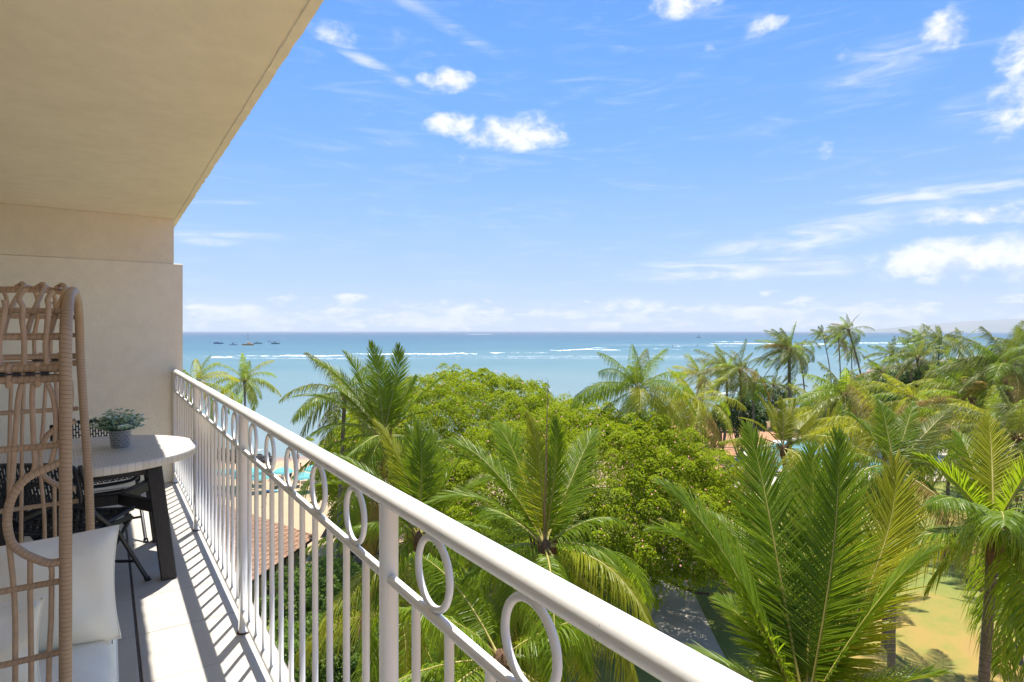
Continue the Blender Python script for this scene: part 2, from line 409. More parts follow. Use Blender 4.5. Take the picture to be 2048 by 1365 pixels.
# ---- railing
XR = .559; rail = thing('railing', 'white painted steel balcony railing with ring frieze and thin balusters', 'railing', (XR, 3, FLOOR))
Y0, Y1 = -1.6, YW-.012
yy = np.linspace(Y0, Y1, 40)
mb = MB(); mb.tube(np.c_[np.full(40, XR), yy, np.full(40, FLOOR+1.077)], .0243, 20); one('top_rail', mb, m_rail, rail)
mb = MB(); mb.tube(np.c_[np.full(40, XR), yy, np.full(40, FLOOR+.886)], .0122, 14); one('middle_rail', mb, m_rail, rail)
mb = MB(); mb.tube(np.c_[np.full(40, XR), yy, np.full(40, FLOOR+.100)], .0172, 14); one('bottom_rail', mb, m_rail, rail)
mb = MB(); mb.tube([(0, 0, 0), (0, 0, 1.064)], .0228, 18); me_post = mb.mesh('post', m_rail)
mb = MB(); mb.lathe([(0.0, .006), (.0285, .006), (.031, .003), (.031, .0003)], seg=18); me_col = mb.mesh('post_collar', m_rust)
mb = MB(); mb.tube([(0, 0, .110), (0, 0, .880)], .0098, 12); me_bal = mb.mesh('baluster', m_rail)
th = np.linspace(0, 2*np.pi, 36, endpoint=False)
mb = MB(); mb.tube(np.c_[np.zeros(36), .0715*np.cos(th), .0715*np.sin(th)], .0078, 10, closed=True)
for sg in (-1, 1): mb.tube([(0, -.016, sg*.0765), (0, 0, sg*.0745), (0, .016, sg*.0765)], [.003, .0095, .003], 8)
me_ring = mb.mesh('ring', m_rail)
posts = [1.366-1.837, 1.366, 3.203, 5.040, YW-.028]
for p in posts:
    po = link('post', me_post, rail, loc=(XR, p, FLOOR)); link('post_collar', me_col, po, loc=(XR, p, FLOOR))
for a in (-2.308, -.471, 1.366, 3.203, 5.040):
    for k in range(1, 12):
        y = a+k*1.837/12
        if y > Y0 and y < YW-.05: link('baluster', me_bal, rail, loc=(XR, y, FLOOR))
    for k in range(5):
        y = a+.236+k*.341
        if y > Y0 and y < YW-.1: link('ring', me_ring, rail, loc=(XR, y, FLOOR+.974))

# ---- egg chair
M = Mat('wrapped_rattan'); uv = M.nd('ShaderNodeSeparateXYZ'); M.l.new(M.coord('UV'), uv.inputs[0]); c = M.coord('Position')
jitn = M.noise(c, 25, 2); s_ = M.math('ADD', M.math('MULTIPLY', uv.outputs[0], 82.0), M.math('ADD', M.math('MULTIPLY', uv.outputs[1], 1.0), M.math('MULTIPLY', jitn, .7)))
fr = M.math('FRACT', s_); gap = M.math('ABSOLUTE', M.math('SUBTRACT', fr, .5)); dark = M.rng(gap, .43, .5, 0, 1, True)
n = M.noise(c, 12, 4); st = M.noise(c, 160, 3)
base = M.mix(st, M.ramp(n, [(.3, (.38, .25, .15)), (.7, (.50, .345, .215))]), (.42, .29, .18, 1))
M.set(Base_Color=M.mix(M.math('MULTIPLY', dark, .95), base, (.13, .08, .05, 1)), Roughness=.5)
M.bump(M.math('SUBTRACT', M.math('MULTIPLY', st, .15), dark), .6, .003); m_wrap = M.m
M = Mat('rattan_strand'); c = M.coord('Position'); n = M.noise(c, 30, 4); st = M.noise(c, 150, 3)
M.set(Base_Color=M.mix(M.math('MULTIPLY', st, .5), M.ramp(n, [(.3, (.38, .25, .15)), (.7, (.50, .345, .215))]), (.42, .28, .18, 1)), Roughness=.5); M.bump(st, .25, .002); m_strand = M.m
m_black = simple('black_powder_coat', (.012, .0125, .016), .45, .3, 30, .1, 200)
egg = thing('egg_chair', 'tan wicker egg chair with open woven sides standing by the white cushions', 'chair', (-.4, 2.49, FLOOR))
YN, YF = 2.03, 2.95; YM = (YN+YF)/2
def eX(z, y=2.03): return -.0905+(y-2.03)/.92*(.005+.036*min(1, max(0, (1.4-z)/.7)))
hz = [(YN+.05, .12), (YN, .35), (YN, .8), (YN, 1.2), (YN, 1.40), (YN+.035, 1.50), (YN+.16, 1.572), (YM, 1.600), (YF-.16, 1.565), (YF-.04, 1.48), (YF, 1.36), (YF, 1.1), (YF, .8), (YF, .35), (YF-.05, .12), (YM, .08)]
path = smooth_path([(eX(z, y), y, FLOOR+z) for y, z in hz], 128, True)
mb = MB(); mb.tube(path, .0148, 14, closed=True); one('hoop', mb, m_wrap, egg)
def ushape(z, depth, yn=YN, yf=YF, n=28, x0=None, p=2.6):
    hw = (yf-yn)/2; t = np.linspace(0, np.pi, n)
    X = (eX(z) if x0 is None else x0)-depth*np.abs(np.sin(t))**(2/p); Y = YM-hw*np.sign(np.cos(t))*np.abs(np.cos(t))**(2/p)
    return np.c_[X, Y, np.full(n, FLOOR+z)]
rows = [(1.525, .55, .0085, .05), (1.455, .62, .0085, .012), (1.372, .67, .0115, 0), (1.345, .67, .0115, 0), (1.165, .71, .0085, 0), (.80, .71, .0085, 0), (.61, .66, .0085, 0), (.42, .56, .0085, .02), (.25, .40, .0085, .06)]
for z, dp, r, inset in rows:
    mb = MB(); mb.tube(ushape(z, dp, YN+inset, YF-inset), r, 8); one('cross_strand', mb, m_wrap, egg)
# ridge over the top
mb = MB(); mb.tube(smooth_path([(eX(1.6), YM, FLOOR+1.595), (-.2, YM, FLOOR+1.605), (-.4, YM, FLOOR+1.585), (-.58, YM, FLOOR+1.53), (-.70, YM, FLOOR+1.40), (-.775, YM, FLOOR+1.165), (-.785, YM, FLOOR+.8), (-.72, YM, FLOOR+.5), (-.5, YM, FLOOR+.2)], 40), .0105, 8); one('ridge_strand', mb, m_wrap, egg)
def onside(u, v, far=False, off=0.0):
    d = px_dir(u, v); t = YN/d[1]; p = EYE+d*t; p[1] += off
    if far: p[1] = YF-(p[1]-YN)
    return p
side = [  # sightings of the strands of the near side
    [(52, 576), (38, 596), (46, 616), (44, 640), (48, 675), (48, 742)], [(106, 580), (95, 600), (97, 616), (92, 675), (91, 700), (95, 740)],
    [(8, 600), (10, 616), (4, 650), (-2, 690), (0, 740)],
    [(43, 768), (36, 800), (31, 860), (28, 900), (24, 960), (20, 985)], [(66, 768), (64, 800), (66, 860), (68, 900), (70, 930), (64, 950)], [(95, 768), (106, 795), (112, 840), (110, 890), (104, 920), (98, 936)],
    [(17, 1085), (22, 1130), (27, 1180), (30, 1240), (30, 1320), (30, 1420)], [(60, 1112), (60, 1175), (61, 1250), (62, 1320), (62, 1420)], [(97, 1126), (103, 1140), (103, 1165), (102, 1240), (98, 1320), (97, 1420)],
    [(-30, 768), (-34, 850), (-38, 950), (-40, 1100), (-42, 1260), (-40, 1420)], [(-70, 768), (-75, 900), (-80, 1100), (-78, 1420)]]
for pts in side:
    for far in (False, True):
        P = smooth_path([onside(u, v, far, .004) for u, v in pts], 20)
        mb = MB(); mb.tube(P, .0066, 7); one('strand', mb, m_strand, egg)
arm = [(124, 925), (93, 938), (62, 952), (38, 972), (20, 1005), (14, 1045), (22, 1085), (45, 1106), (72, 1119), (98, 1127), (124, 1124)]
for far in (False, True):
    mb = MB(); mb.tube(smooth_path([onside(u, v, far, .002) for u, v in arm], 50), .0105, 9); one('arm_loop', mb, m_wrap, egg)
# strands over the roof between the two sides
for k, x in enumerate((-.115, -.165, -.215, -.30, -.39, -.48, -.57)):
    s0 = .03 if k < 3 else .05+.06*(k-3)
    for sgn in (-1, 1):
        y0 = YN if sgn < 0 else YF
        P = [(x-.012, y0-sgn*s0, FLOOR+1.455), (x+.004, y0-sgn*(s0+.05), FLOOR+1.535), (x+.012, YM+sgn*.20, FLOOR+1.600), (x-.006, YM+sgn*.03, FLOOR+1.622), (x-.02, YM-sgn*.02, FLOOR+1.612)]
        mb = MB(); mb.tube(smooth_path(P, 16), .0064, 7); one('strand', mb, m_strand, egg)
# strands round the back
for t in np.linspace(.62, np.pi-.62, 13):
    P = []
    for z, dp, r, inset in rows:
        hw = (YF-YN)/2-inset; X = eX(z)-(dp+.008)*abs(math.sin(t))**(2/2.6); Y = YM-(hw+.008)*np.sign(math.cos(t))*abs(math.cos(t))**(2/2.6); P.append((X, Y, FLOOR+z))
    mb = MB(); mb.tube(smooth_path(P, 32), .0064, 7); one('strand', mb, m_strand, egg)
# joint bolts
for far in (False, True):
    for u in (18, 75):
        p = onside(u, 757, far); y = p[1]
        b = MB(); b.lathe([(0, .030), (.006, .029), (.0085, .024), (.0085, .012), (.0085, -.03), (.004, -.036), (0, -.036)], (p[0], y, FLOOR+1.358), 10); one('bolt', b, m_strand, egg)
        b = MB(); b.box((p[0], y, FLOOR+1.3585), (.05, .026, .004)); one('joint_plate', b, m_black, egg)
for y in (YN+.12, YF-.12):
    for x in (-.08, -.58):
        mb = MB(); mb.tube([(x*1.02-.01, y, FLOOR+.002), (x*.95, y+(.02 if y < YM else -.02), FLOOR+.22)], [.014, .016], 10); one('leg', mb, m_wrap, egg)
mb = MB(); mb.tube(smooth_path([(-.08, YN+.1, FLOOR+.2), (-.08, YF-.1, FLOOR+.2), (-.58, YF-.14, FLOOR+.2), (-.58, YN+.14, FLOOR+.2)], 40, True), .014, 9, closed=True); one('seat_ring', mb, m_wrap, egg)

# ---- cushions
M = Mat('offwhite_canvas'); c = M.coord('Object'); w = M.noise(c, 700, 2); n = M.noise(c, 4, 4); cr = M.noise(c, 6, 3, .5, (1, 2.2, 1), .2)
M.set(Base_Color=M.ramp(n, [(.3, (.84, .79, .66)), (.7, (.88, .835, .71))]), Roughness=.9); M.b.inputs['Sheen Weight'].default_value = .15
M.bump(M.math("ADD", M.math("MULTIPLY", w, .06), M.math("MULTIPLY", cr, .9)), .45, .03); m_canvas = M.m
m_zip = simple('zip_metal', (.25, .25, .26), .35, .1, 30, metal=.9)
def pillow(w, h, t, n=34, pinch=.06, seed=0, power=3.2):
    r = np.random.default_rng(seed); a = np.linspace(-1, 1, n); U, Vv = np.meshgrid(a, a, indexing='ij')
    f = ((1-np.abs(U)**power)*(1-np.abs(Vv)**power))**.46
    X = U*w/2*(1-pinch*(1-np.abs(Vv)**2)*np.abs(U)); Y = Vv*h/2*(1-pinch*(1-np.abs(U)**2)*np.abs(Vv))
    edge = np.maximum(np.abs(U), np.abs(Vv))
    Z = t/2*f
    wr = sum(.011*np.sin((U*math.cos(q)+Vv*math.sin(q))*k+p) for q, k, p in [(r.random()*3, 6+r.random()*10, r.random()*6) for _ in range(5)])*edge**3*(1-edge**8)
    mb = MB(); idx = np.arange(n*n).reshape(n, n)
    F = np.stack([idx[:-1, :-1], idx[1:, :-1], idx[1:, 1:], idx[:-1, 1:]], -1).reshape(-1, 4)
    mb.add(np.stack([X, Y, Z+wr], -1).reshape(-1, 3), F); mb.add(np.stack([X, Y, -Z+wr*.5], -1).reshape(-1, 3), F[:, ::-1])
    ring = [(X[i, 0], Y[i, 0]) for i in range(n)]+[(X[-1, i], Y[-1, i]) for i in range(1, n)]+[(X[i, -1], Y[i, -1]) for i in range(n-2, -1, -1)]+[(X[0, i], Y[0, i]) for i in range(n-2, 0, -1)]
    return mb, np.array([(x, y, 0) for x, y in ring])
def cushion(name, label, w, h, t, mat4, seed, zipper=None, power=3.2, pinch=.06):
    mb, ring = pillow(w, h, t, seed=seed, power=power, pinch=pinch)
    A = np.array(mat4)[:3, :3]; b = np.array(mat4)[:3, 3]
    mb.V = [v@A.T+b for v in mb.V]
    o = thing(name, label, 'cushion', b-np.array([0, 0, .2]))
    one('cover', mb, m_canvas, o); s2 = MB(); s2.tube(ring@A.T+b, .0035, 6, closed=True); one('seam', s2, m_canvas, o)
    if zipper is not None:
        z = MB(); z.box(zipper, (.004, .006, .024), bev=.001); one('zip_pull', z, m_zip, o)
    return o
# seat pad
sw, sh, stt = .72, .90, .21
Mseat = Matrix.Translation((-.325, YM, FLOOR+.315))
cushion('seat_cushion', 'thick off white seat pad filling the bottom of the wicker chair', sw, sh, stt, Mseat, 3, power=9, pinch=.01)
Mp = Matrix.Translation((-.268, 2.60, FLOOR+.575)) @ Matrix.Rotation(R_(-6), 4, 'Z') @ Matrix.Rotation(R_(90-12), 4, 'X') @ Matrix.Rotation(R_(2), 4, 'Z')
cushion('back_pillow', 'plump off white rectangular pillow with zip leaning in the wicker chair', .62, .38, .24, Mp, 11, power=2.6, zipper=(.018, 2.535, FLOOR+.395))
Mq = Matrix.Translation((-.40, 2.20, FLOOR+.555)) @ Matrix.Rotation(R_(4), 4, 'Z') @ Matrix.Rotation(R_(90+10), 4, 'X')
cushion('side_pillow', 'small off white pillow behind the near woven side of the chair', .50, .32, .20, Mq, 23, power=2.6)

# ---- round table
M = Mat('mosaic_stone'); c = M.coord('Object')
m_ = M.nd('ShaderNodeMapping'); m_.inputs['Rotation'].default_value = (0, 0, R_(20)); M.l.new(c, m_.inputs[0])
br = M.nd('ShaderNodeTexBrick'); M.l.new(m_.outputs[0], br.inputs[0]); br.offset = .5
br.inputs['Scale'].default_value = 1.0; br.inputs['Mortar Size'].default_value = .0032; br.inputs['Brick Width'].default_value = .056; br.inputs['Row Height'].default_value = .022; br.inputs['Mortar Smooth'].default_value = .3
br.inputs['Color1'].default_value = (.62, .58, .50, 1); br.inputs['Color2'].default_value = (.70, .665, .585, 1); br.inputs['Mortar'].default_value = (.24, .20, .16, 1)
n = M.noise(c, 14, 4); M.set(Base_Color=M.mix(M.math('MULTIPLY', n, .35), br.outputs[0], (.55, .51, .45, 1)), Roughness=.5)
M.bump(M.math('SUBTRACT', 1.0, br.outputs['Fac']), .5, .002); m_mosaic = M.m
M = Mat('mosaic_rim'); uv = M.nd('ShaderNodeSeparateXYZ'); M.l.new(M.coord('UV'), uv.inputs[0])
q = M.math('MULTIPLY', uv.outputs[0], 96.0); fr = M.math('ABSOLUTE', M.math('SUBTRACT', M.math('FRACT', q), .5)); gap = M.rng(fr, .46, .5, 0, 1)
wn = M.nd('ShaderNodeTexWhiteNoise', noise_dimensions='1D'); M.l.new(M.math('FLOOR', q), wn.inputs['W'])
M.set(Base_Color=M.mix(gap, M.ramp(wn.outputs[0], [(0, (.60, .55, .47)), (1, (.72, .68, .61))]), (.34, .29, .24, 1)), Roughness=.45); M.bump(M.math('SUBTRACT', 1.0, gap), .4, .002); m_rim = M.m
M = Mat('dark_stained_wood'); c = M.coord('Position'); g_ = M.noise(c, 14, 6, .65, (6, 6, .6)); wv = M.noise(c, 60, 4, .6, (1, 1, .15)); sc1 = M.noise(c, 22, 5, .7)
wear = M.math('GREATER_THAN', sc1, .70)
M.set(Base_Color=M.mix(M.math('MULTIPLY', wear, .35), M.ramp(g_, [(.3, (.012, .010, .009)), (.7, (.035, .027, .023))]), (.16, .12, .09, 1)), Roughness=.5); M.bump(wv, .3, .002); m_wood = M.m
TX, TY = -.09, 4.55
tb = thing('round_table', 'round patio table with pale mosaic top and dark wooden legs', 'table', (TX, TY, FLOOR))
mb = MB(); mb.lathe([(0, .735), (.3, .735), (.586, .735)], (0, 0, 0), 96, 0, False)
mb.lathe([(.586, .735), (.5925, .7325), (.594, .728), (.594, .690), (.590, .687)], (0, 0, 0), 96, 1, True); mb.lathe([(.590, .687), (0, .687)], (0, 0, 0), 96, 2, False)
one('table_top', mb, [m_mosaic, m_rim, m_wood], tb, loc=(TX, TY, FLOOR))
for sx in (-1, 1):
    for sy in (-1, 1):
        mb = MB(); mb.bar((TX+sx*.325, TY+sy*.325, FLOOR+.685), (TX+sx*.402, TY+sy*.392, FLOOR+.001), .082, .082, up=(0, 1, 0), bev=.006); one('leg', mb, m_wood, tb)
        mb = MB(); mb.bar((TX+sx*.17, TY+sy*.012, FLOOR+.42), (TX+sx*.345, TY+sy*.335, FLOOR+.42), .05, .065, bev=.004); one('brace', mb, m_wood, tb)
mb = MB(); mb.bar((TX-.20, TY, FLOOR+.4205), (TX+.20, TY, FLOOR+.4205), .06, .0662, bev=.004); one('centre_beam', mb, m_wood, tb)
for s2 in (-1, 1):
    mb = MB(); mb.box((TX, TY+s2*.325, FLOOR+.652), (.57, .036, .066), bev=.003); one('apron', mb, m_wood, tb)
    mb = MB(); mb.box((TX+s2*.325, TY, FLOOR+.650), (.036, .57, .066), bev=.003); one('apron', mb, m_wood, tb)

# ---- folding chairs
M = Mat('black_moulded_resin'); c = M.coord('Object'); n = M.noise(c, 10, 3); M.set(Base_Color=M.ramp(n, [(.3, (.010, .011, .014)), (.7, (.017, .018, .023))]), Roughness=M.rng(n, .3, .7, .36, .5)); M.bump(M.noise(c, 400, 2), .1, .001); m_resin = M.m
def lattice(w, h, place, nb, pitch):
    """panel with rim, bars and staggered bridges; place(x, y) -> point and normal frame"""
    mb = MB(); e = .0045
    def bx(x, y, dx_, dy_, t=.006): 
        p, fr_ = place(x, y); mb.box(p, (dx_, dy_, t), fr_)
    xs = np.linspace(-w/2+.028, w/2-.028, nb)
    for x in xs:
        m = 5
        for k in range(m):
            yk = -h/2+.022+(k+.5)*(h-.044)/m; bx(x, yk, .0075, (h-.044)/m+.002)
    gapx = xs[1]-xs[0]
    for i in range(nb-1):
        y = -h/2+.026+(pitch/2 if i % 2 else 0)
        while y < h/2-.02:
            bx((xs[i]+xs[i+1])/2, y, gapx, .010, .0055); y += pitch
    return mb
def rim(w, h, place, r=.012, tw=.028):
    n = 56; t = np.linspace(0, 2*np.pi, n, endpoint=False); p = .30
    P = [place((w/2-.014)*np.sign(math.cos(a))*abs(math.cos(a))**p, (h/2-.014)*np.sign(math.sin(a))*abs(math.sin(a))**p)[0] for a in t]
    mb = MB(); mb.tube(P, r, 8, closed=True); return mb
def folding_chair(label, loc, yaw):
    Rz = rotz(yaw); loc = np.array(loc)
    T = lambda p: Rz@np.array(p, float)+loc
    o = thing('folding_chair', label, 'chair', loc)
    def seatp(x, y):
        z = .44+.012*(y/.2)+.010*(x/.2)**2-(.03*max(0, (y-.13)/.08)**2 if y > .13 else 0)
        return T((x, y+.02, z)), Rz
    ta = R_(14)
    def backp(x, y):
        dy_ = -math.sin(ta)*y-.012*(1-(x/.22)**2); p = (x, -.265+dy_, .70+math.cos(ta)*y)
        fr_ = np.array([[1, 0, 0], [0, -math.sin(ta), -math.cos(ta)], [0, math.cos(ta), -math.sin(ta)]])
        return T(p), Rz@fr_
    st = lattice(.45, .44, seatp, 24, .052); sob = one('seat', st, m_resin, o); one('seat_rim', rim(.45, .44, seatp), m_resin, sob)
    bk = lattice(.45, .25, backp, 24, .044); bob = one('backrest', bk, m_resin, o); one('backrest_rim', rim(.45, .25, backp, .011), m_resin, bob)
    for s2 in (-1, 1):
        up_ = MB(); up_.tube([T((s2*.236, -.295, .80)), T((s2*.236, -.205, .55)), T((s2*.236, .0, .38)), T((s2*.236, .275, .012))], .0115, 10); lo = one('front_leg', up_, m_black, o)
        f = MB(); f.tube([T((s2*.236, .268, .022)), T((s2*.236, .284, .0005))], [.015, .017], 10); one('foot_cap', f, m_resin, lo)
        rl = MB(); rl.tube([T((s2*.215, .16, .415)), T((s2*.215, -.02, .28)), T((s2*.215, -.29, .012))], .0105, 10); rr = one('rear_leg', rl, m_black, o)
        f = MB(); f.tube([T((s2*.215, -.283, .02)), T((s2*.215, -.297, .0005))], [.014, .016], 10); one('foot_cap', f, m_resin, rr)
        hb = MB(); hb.bar(T((s2*.226, -.12, .425)), T((s2*.226, .13, .425)), .012, .03, bev=.003); one('seat_bracket', hb, m_black, o)
        cp = MB(); cp.tube([T((s2*.236, -.224, .60)), T((s2*.236, -.195, .525))], .0155, 10); one('socket', cp, m_resin, o)
    for y, z, hw in ((.17, .155, .236), (-.215, .10, .215), (.05, .335, .236)):
        cb = MB(); cb.tube([T((-hw, y, z)), T((hw, y, z))], .0085, 8); one('crossbar', cb, m_black, o)
    return o
folding_chair('black slatted folding chair nearest the wicker chair, back turned to us', (-.145, 4.075, FLOOR), R_(-33))
folding_chair('black slatted folding chair on the far side of the table by the end wall', (-.045, 5.185, FLOOR), R_(180+9))

# ---- potted plant
M = Mat('galvanised_pail'); c = M.coord('Object'); n = M.noise(c, 60, 5, .7); M.set(Base_Color=M.ramp(n, [(.3, (.28, .29, .31)), (.7, (.48, .49, .51))]), Roughness=.5, Metallic=.35); m_pail = M.m
m_slot = simple('pail_slot', (.03, .03, .03), .8)
M = Mat('variegated_leaf'); uv = M.nd('ShaderNodeSeparateXYZ'); M.l.new(M.coord('UV'), uv.inputs[0]); g_ = M.nd('ShaderNodeNewGeometry'); r = g_.outputs['Random Per Island']
e = M.math('ABSOLUTE', M.math('SUBTRACT', uv.outputs[1], .5)); nn = M.noise(M.coord('Position'), 140, 3)
k = M.rng(M.math('ADD', e, M.math('MULTIPLY', M.math('SUBTRACT', nn, .5), .5)), .18, .32, 0, 1)
M.set(Base_Color=M.mix(k, M.mix(r, (.15, .29, .13, 1), (.27, .44, .24, 1)), M.mix(r, (.60, .68, .50, 1), (.78, .82, .68, 1))), Roughness=.45); m_var = M.m
PX, PY = .075, 4.60; PZ = FLOOR+.7355
pot = thing('potted_plant', 'small variegated green plant in a slotted grey metal pail on the table', 'plant', (PX, PY, PZ))
mb = MB(); mb.lathe([(0, .001), (.0465, .001), (.0475, .003), (.0495, .006), (.061, .104), (.063, .106), (.063, .109), (.060, .109), (.058, .098), (0, .096)], (PX, PY, PZ), 32); pail = one('pail', mb, m_pail, pot)
for row in range(6):
    z = .018+row*.0155; rr = .0497+(z-.006)/.098*.0115
    for k in range(11):
        a = (k+.5*(row % 2))*2*math.pi/11; mb = MB(); mb.box((PX+(rr+.0003)*math.cos(a), PY+(rr+.0003)*math.sin(a), PZ+z), (.0012, .014, .0026), rotz(a)); one('slot', mb, m_slot, pail)
def leafblade(mb, p, d, n, ln, w, curl=.3, mi=0):
    d = d/np.linalg.norm(d); n = n-(n@d)*d; n /= np.linalg.norm(n)+1e-9; s_ = np.cross(d, n)
    ss = np.array([0, .3, .65, 1.0]); ww = np.array([.25, 1, .75, .03])*w/2; V = []; U = []
    for a, b in zip(ss, ww):
        q = p+d*ln*a-n*curl*ln*a*a
        V += [q-s_*b+n*b*.25, q, q+s_*b+n*b*.25]; U += [(a, 0), (a, .5), (a, 1)]
    F = []
    for i in range(3):
        for j in range(2): F.append((i*3+j, i*3+j+1, i*3+j+4, i*3+j+3))
    mb.add(V, np.array(F), mi, U)
lf = MB(); stems = MB(); r = np.random.default_rng(5)
for i in range(74):
    a = r.random()*2*math.pi; tilt = r.random()**.6*1.15; ln = (.11+.055*r.random())*(1-.15*tilt)
    d0 = np.array([math.cos(a)*math.sin(tilt), math.sin(a)*math.sin(tilt), math.cos(tilt)]); p0 = np.array([PX+.035*math.cos(a)*r.random(), PY+.035*math.sin(a)*r.random(), PZ+.095])
    P = [p0+d0*ln*t+np.array([math.cos(a)*.25, math.sin(a)*.25, -.35])*ln*.3*t*t for t in np.linspace(0, 1, 6)]
    stems.tube(P, .0011, 4)
    for t in range(2, 6):
        for s2 in (-1, 1):
            aa = a+s2*(.9+.8*r.random()); d = np.array([math.cos(aa), math.sin(aa), .5*r.random()-.15])+d0*.4
            leafblade(lf, P[t], d, np.array([.35*r.normal()+.4*d0[0], .35*r.normal()+.4*d0[1], 1.]), .024+.014*r.random(), .021+.011*r.random(), .25)
one('stems', stems, m_var, pot); lo = one('leaves', lf, m_var, pot); lo['kind'] = 'stuff'

# ================================================================== GROUND, SEA
SEA = -1.8
shr = np.array([-400, -80, -40, -10, 20, 47, 75, 110, 135, 200, 400, 900, 3000.])
shf = np.array([80, 95, 98, 106, 122, 144, 164, 200, 238, 340, 520, 900, 2600.])
def shore(r): return np.interp(r, shr, shf)
def gz(r, f):
    s = shore(r)-f
    return np.where(s > 34, 0.0, np.where(s > 0, SEA*(1-s/34.0)**1.25, SEA+np.maximum(s, -80)*.05))
M = Mat('beach_sand'); c = M.coord('Position'); sp = M.nd('ShaderNodeSeparateXYZ'); M.l.new(c, sp.inputs[0])
n1 = M.noise(c, .35, 5, .6); n2 = M.noise(c, 2.6, 5, .65); n3 = M.noise(c, 40, 3)
fd = M.nd('ShaderNodeVectorMath', operation='DOT_PRODUCT'); M.l.new(c, fd.inputs[0]); fd.inputs[1].default_value = tuple(RT)
redn = M.math('ADD', fd.outputs['Value'], M.math('MULTIPLY', M.noise(c, .08, 3), 14.0)); red = M.rng(redn, 14, 26, 0, 1, True)
dry = M.mix(n2, M.ramp(n1, [(.3, (.37, .26, .15)), (.7, (.45, .33, .20))]), (.41, .30, .18, 1))
dirt = M.ramp(n2, [(.3, (.36, .17, .085)), (.7, (.44, .23, .12))])
wet = M.rng(M.math('ADD', sp.outputs[2], M.math('MULTIPLY', n1, .25)), SEA+.25, SEA+.62, 1, 0, True)
M.set(Base_Color=M.mix(wet, M.mix(M.rng(redn, 52, 66, 0, 1, True), M.mix(red, dry, dirt), M.ramp(n2, [(.3, (.06, .075, .02)), (.7, (.13, .12, .045))])), (.30, .20, .13, 1)), Roughness=M.rng(wet, 0, 1, .95, .35)); M.bump(M.math('ADD', M.math('MULTIPLY', n2, .7), M.math('MULTIPLY', n3, .3)), .5, .12); m_sand = M.m
rr = np.unique(np.concatenate([np.arange(-160, 200, 4.), np.arange(200, 1000, 40.), np.arange(1000, 3001, 250.)])); ff = np.unique(np.concatenate([np.arange(-60, 260, 4.), np.arange(260, 1000, 40.), np.arange(1000, 2701, 170.)]))
RR, FF = np.meshgrid(rr, ff, indexing='ij'); ZZ = gz(RR, FF)+np.where(shore(RR)-FF > 0, .05*np.sin(RR*.31)*np.cos(FF*.27), 0)*np.clip((shore(RR)-FF)/30, 0, 1)-.06
V = RR[..., None]*RT+FF[..., None]*FW+ZZ[..., None]*UP; idx = np.arange(RR.size).reshape(RR.shape)
mb = MB(); mb.add(V.reshape(-1, 3), np.stack([idx[:-1, :-1], idx[:-1, 1:], idx[1:, 1:], idx[1:, :-1]], -1).reshape(-1, 4)[:, ::-1]); struct('ground', mb, m_sand)

# lawn, path, pool
def sheet(name, pts, z, mat, n=1, smooth=True, kind='structure', jag=0.0):
    P = np.array(pts, float)
    if smooth: P = smooth_path(np.c_[P, np.zeros(len(P))], len(P)*8, True)[:, :2]
    if jag: P = P+rng.normal(0, jag, P.shape)
    W3 = P[:, :1]*RT+P[:, 1:2]*FW; W3[:, 2] = z
    me = bpy.data.meshes.new(name); me.from_pydata([tuple(v) for v in W3], [], [list(range(len(W3)))])
    me.update()
    if me.polygons[0].normal.z < 0: me.flip_normals()
    me.materials.append(mat); o = link(name, me); return tag(o, kind=kind)
def prf(u, v, z=0.0):
    p = gpt(u, v, z); return (p@RT, p@FW)
M = Mat('lawn_grass'); c = M.coord('Position'); n1 = M.noise(c, .11, 5, .6); n2 = M.noise(c, .8, 5, .65); n3 = M.noise(c, 9, 4, .7); n4 = M.noise(c, 60, 3, .7)
k = M.math('ADD', M.math('MULTIPLY', n1, .7), M.math('MULTIPLY', n2, .3))
fd = M.nd('ShaderNodeVectorMath', operation='DOT_PRODUCT'); M.l.new(c, fd.inputs[0]); fd.inputs[1].default_value = tuple(FW)
fr_ = M.nd('ShaderNodeVectorMath', operation='DOT_PRODUCT'); M.l.new(c, fr_.inputs[0]); fr_.inputs[1].default_value = tuple(RT)
worn = M.math('MULTIPLY', M.rng(fd.outputs['Value'], 28, 50, .20, .03, True), M.rng(fr_.outputs['Value'], 12, 20, 0, 1, True))
k = M.math('SUBTRACT', k, M.math('SUBTRACT', worn, .03))
col = M.ramp(k, [(.26, (.36, .205, .060)), (.36, (.34, .225, .045)), (.46, (.22, .215, .030)), (.58, (.13, .19, .018)), (.75, (.07, .14, .010))])
col = M.mix(M.math('MULTIPLY', n3, .35), col, (.10, .10, .03, 1)); col = M.mix(M.math('MULTIPLY', n4, .25), col, (.34, .30, .10, 1))
M.set(Base_Color=col, Roughness=.95); M.bump(M.math('ADD', M.math('MULTIPLY', n4, .6), n3), .6, .05); m_lawn = M.m
sheet('lawn', [(-26, 20), (-24, 44), (-9, 50), (0, 66), (14, 74), (20, 80), (40, 84), (64, 84), (90, 74), (95, 30), (60, 8), (0, 8)], .0, m_lawn, jag=.15)
M = Mat('concrete_path'); c = M.coord('Position'); n1 = M.noise(c, .5, 5, .6); n2 = M.noise(c, 25, 4, .7)
M.set(Base_Color=M.mix(M.math('MULTIPLY', n2, .3), M.ramp(n1, [(.3, (.44, .38, .31)), (.7, (.55, .48, .40))]), (.3, .25, .2, 1)), Roughness=.9); M.bump(n2, .3, .01); m_path = M.m
cl = smooth_path([(p[0], p[1], 0) for p in [prf(1395, 1330), prf(1352, 1230), prf(1330, 1150), prf(1372, 1080), prf(1440, 1010), prf(1560, 960)]]+[(60, 76, 0)], 40)[:, :2]
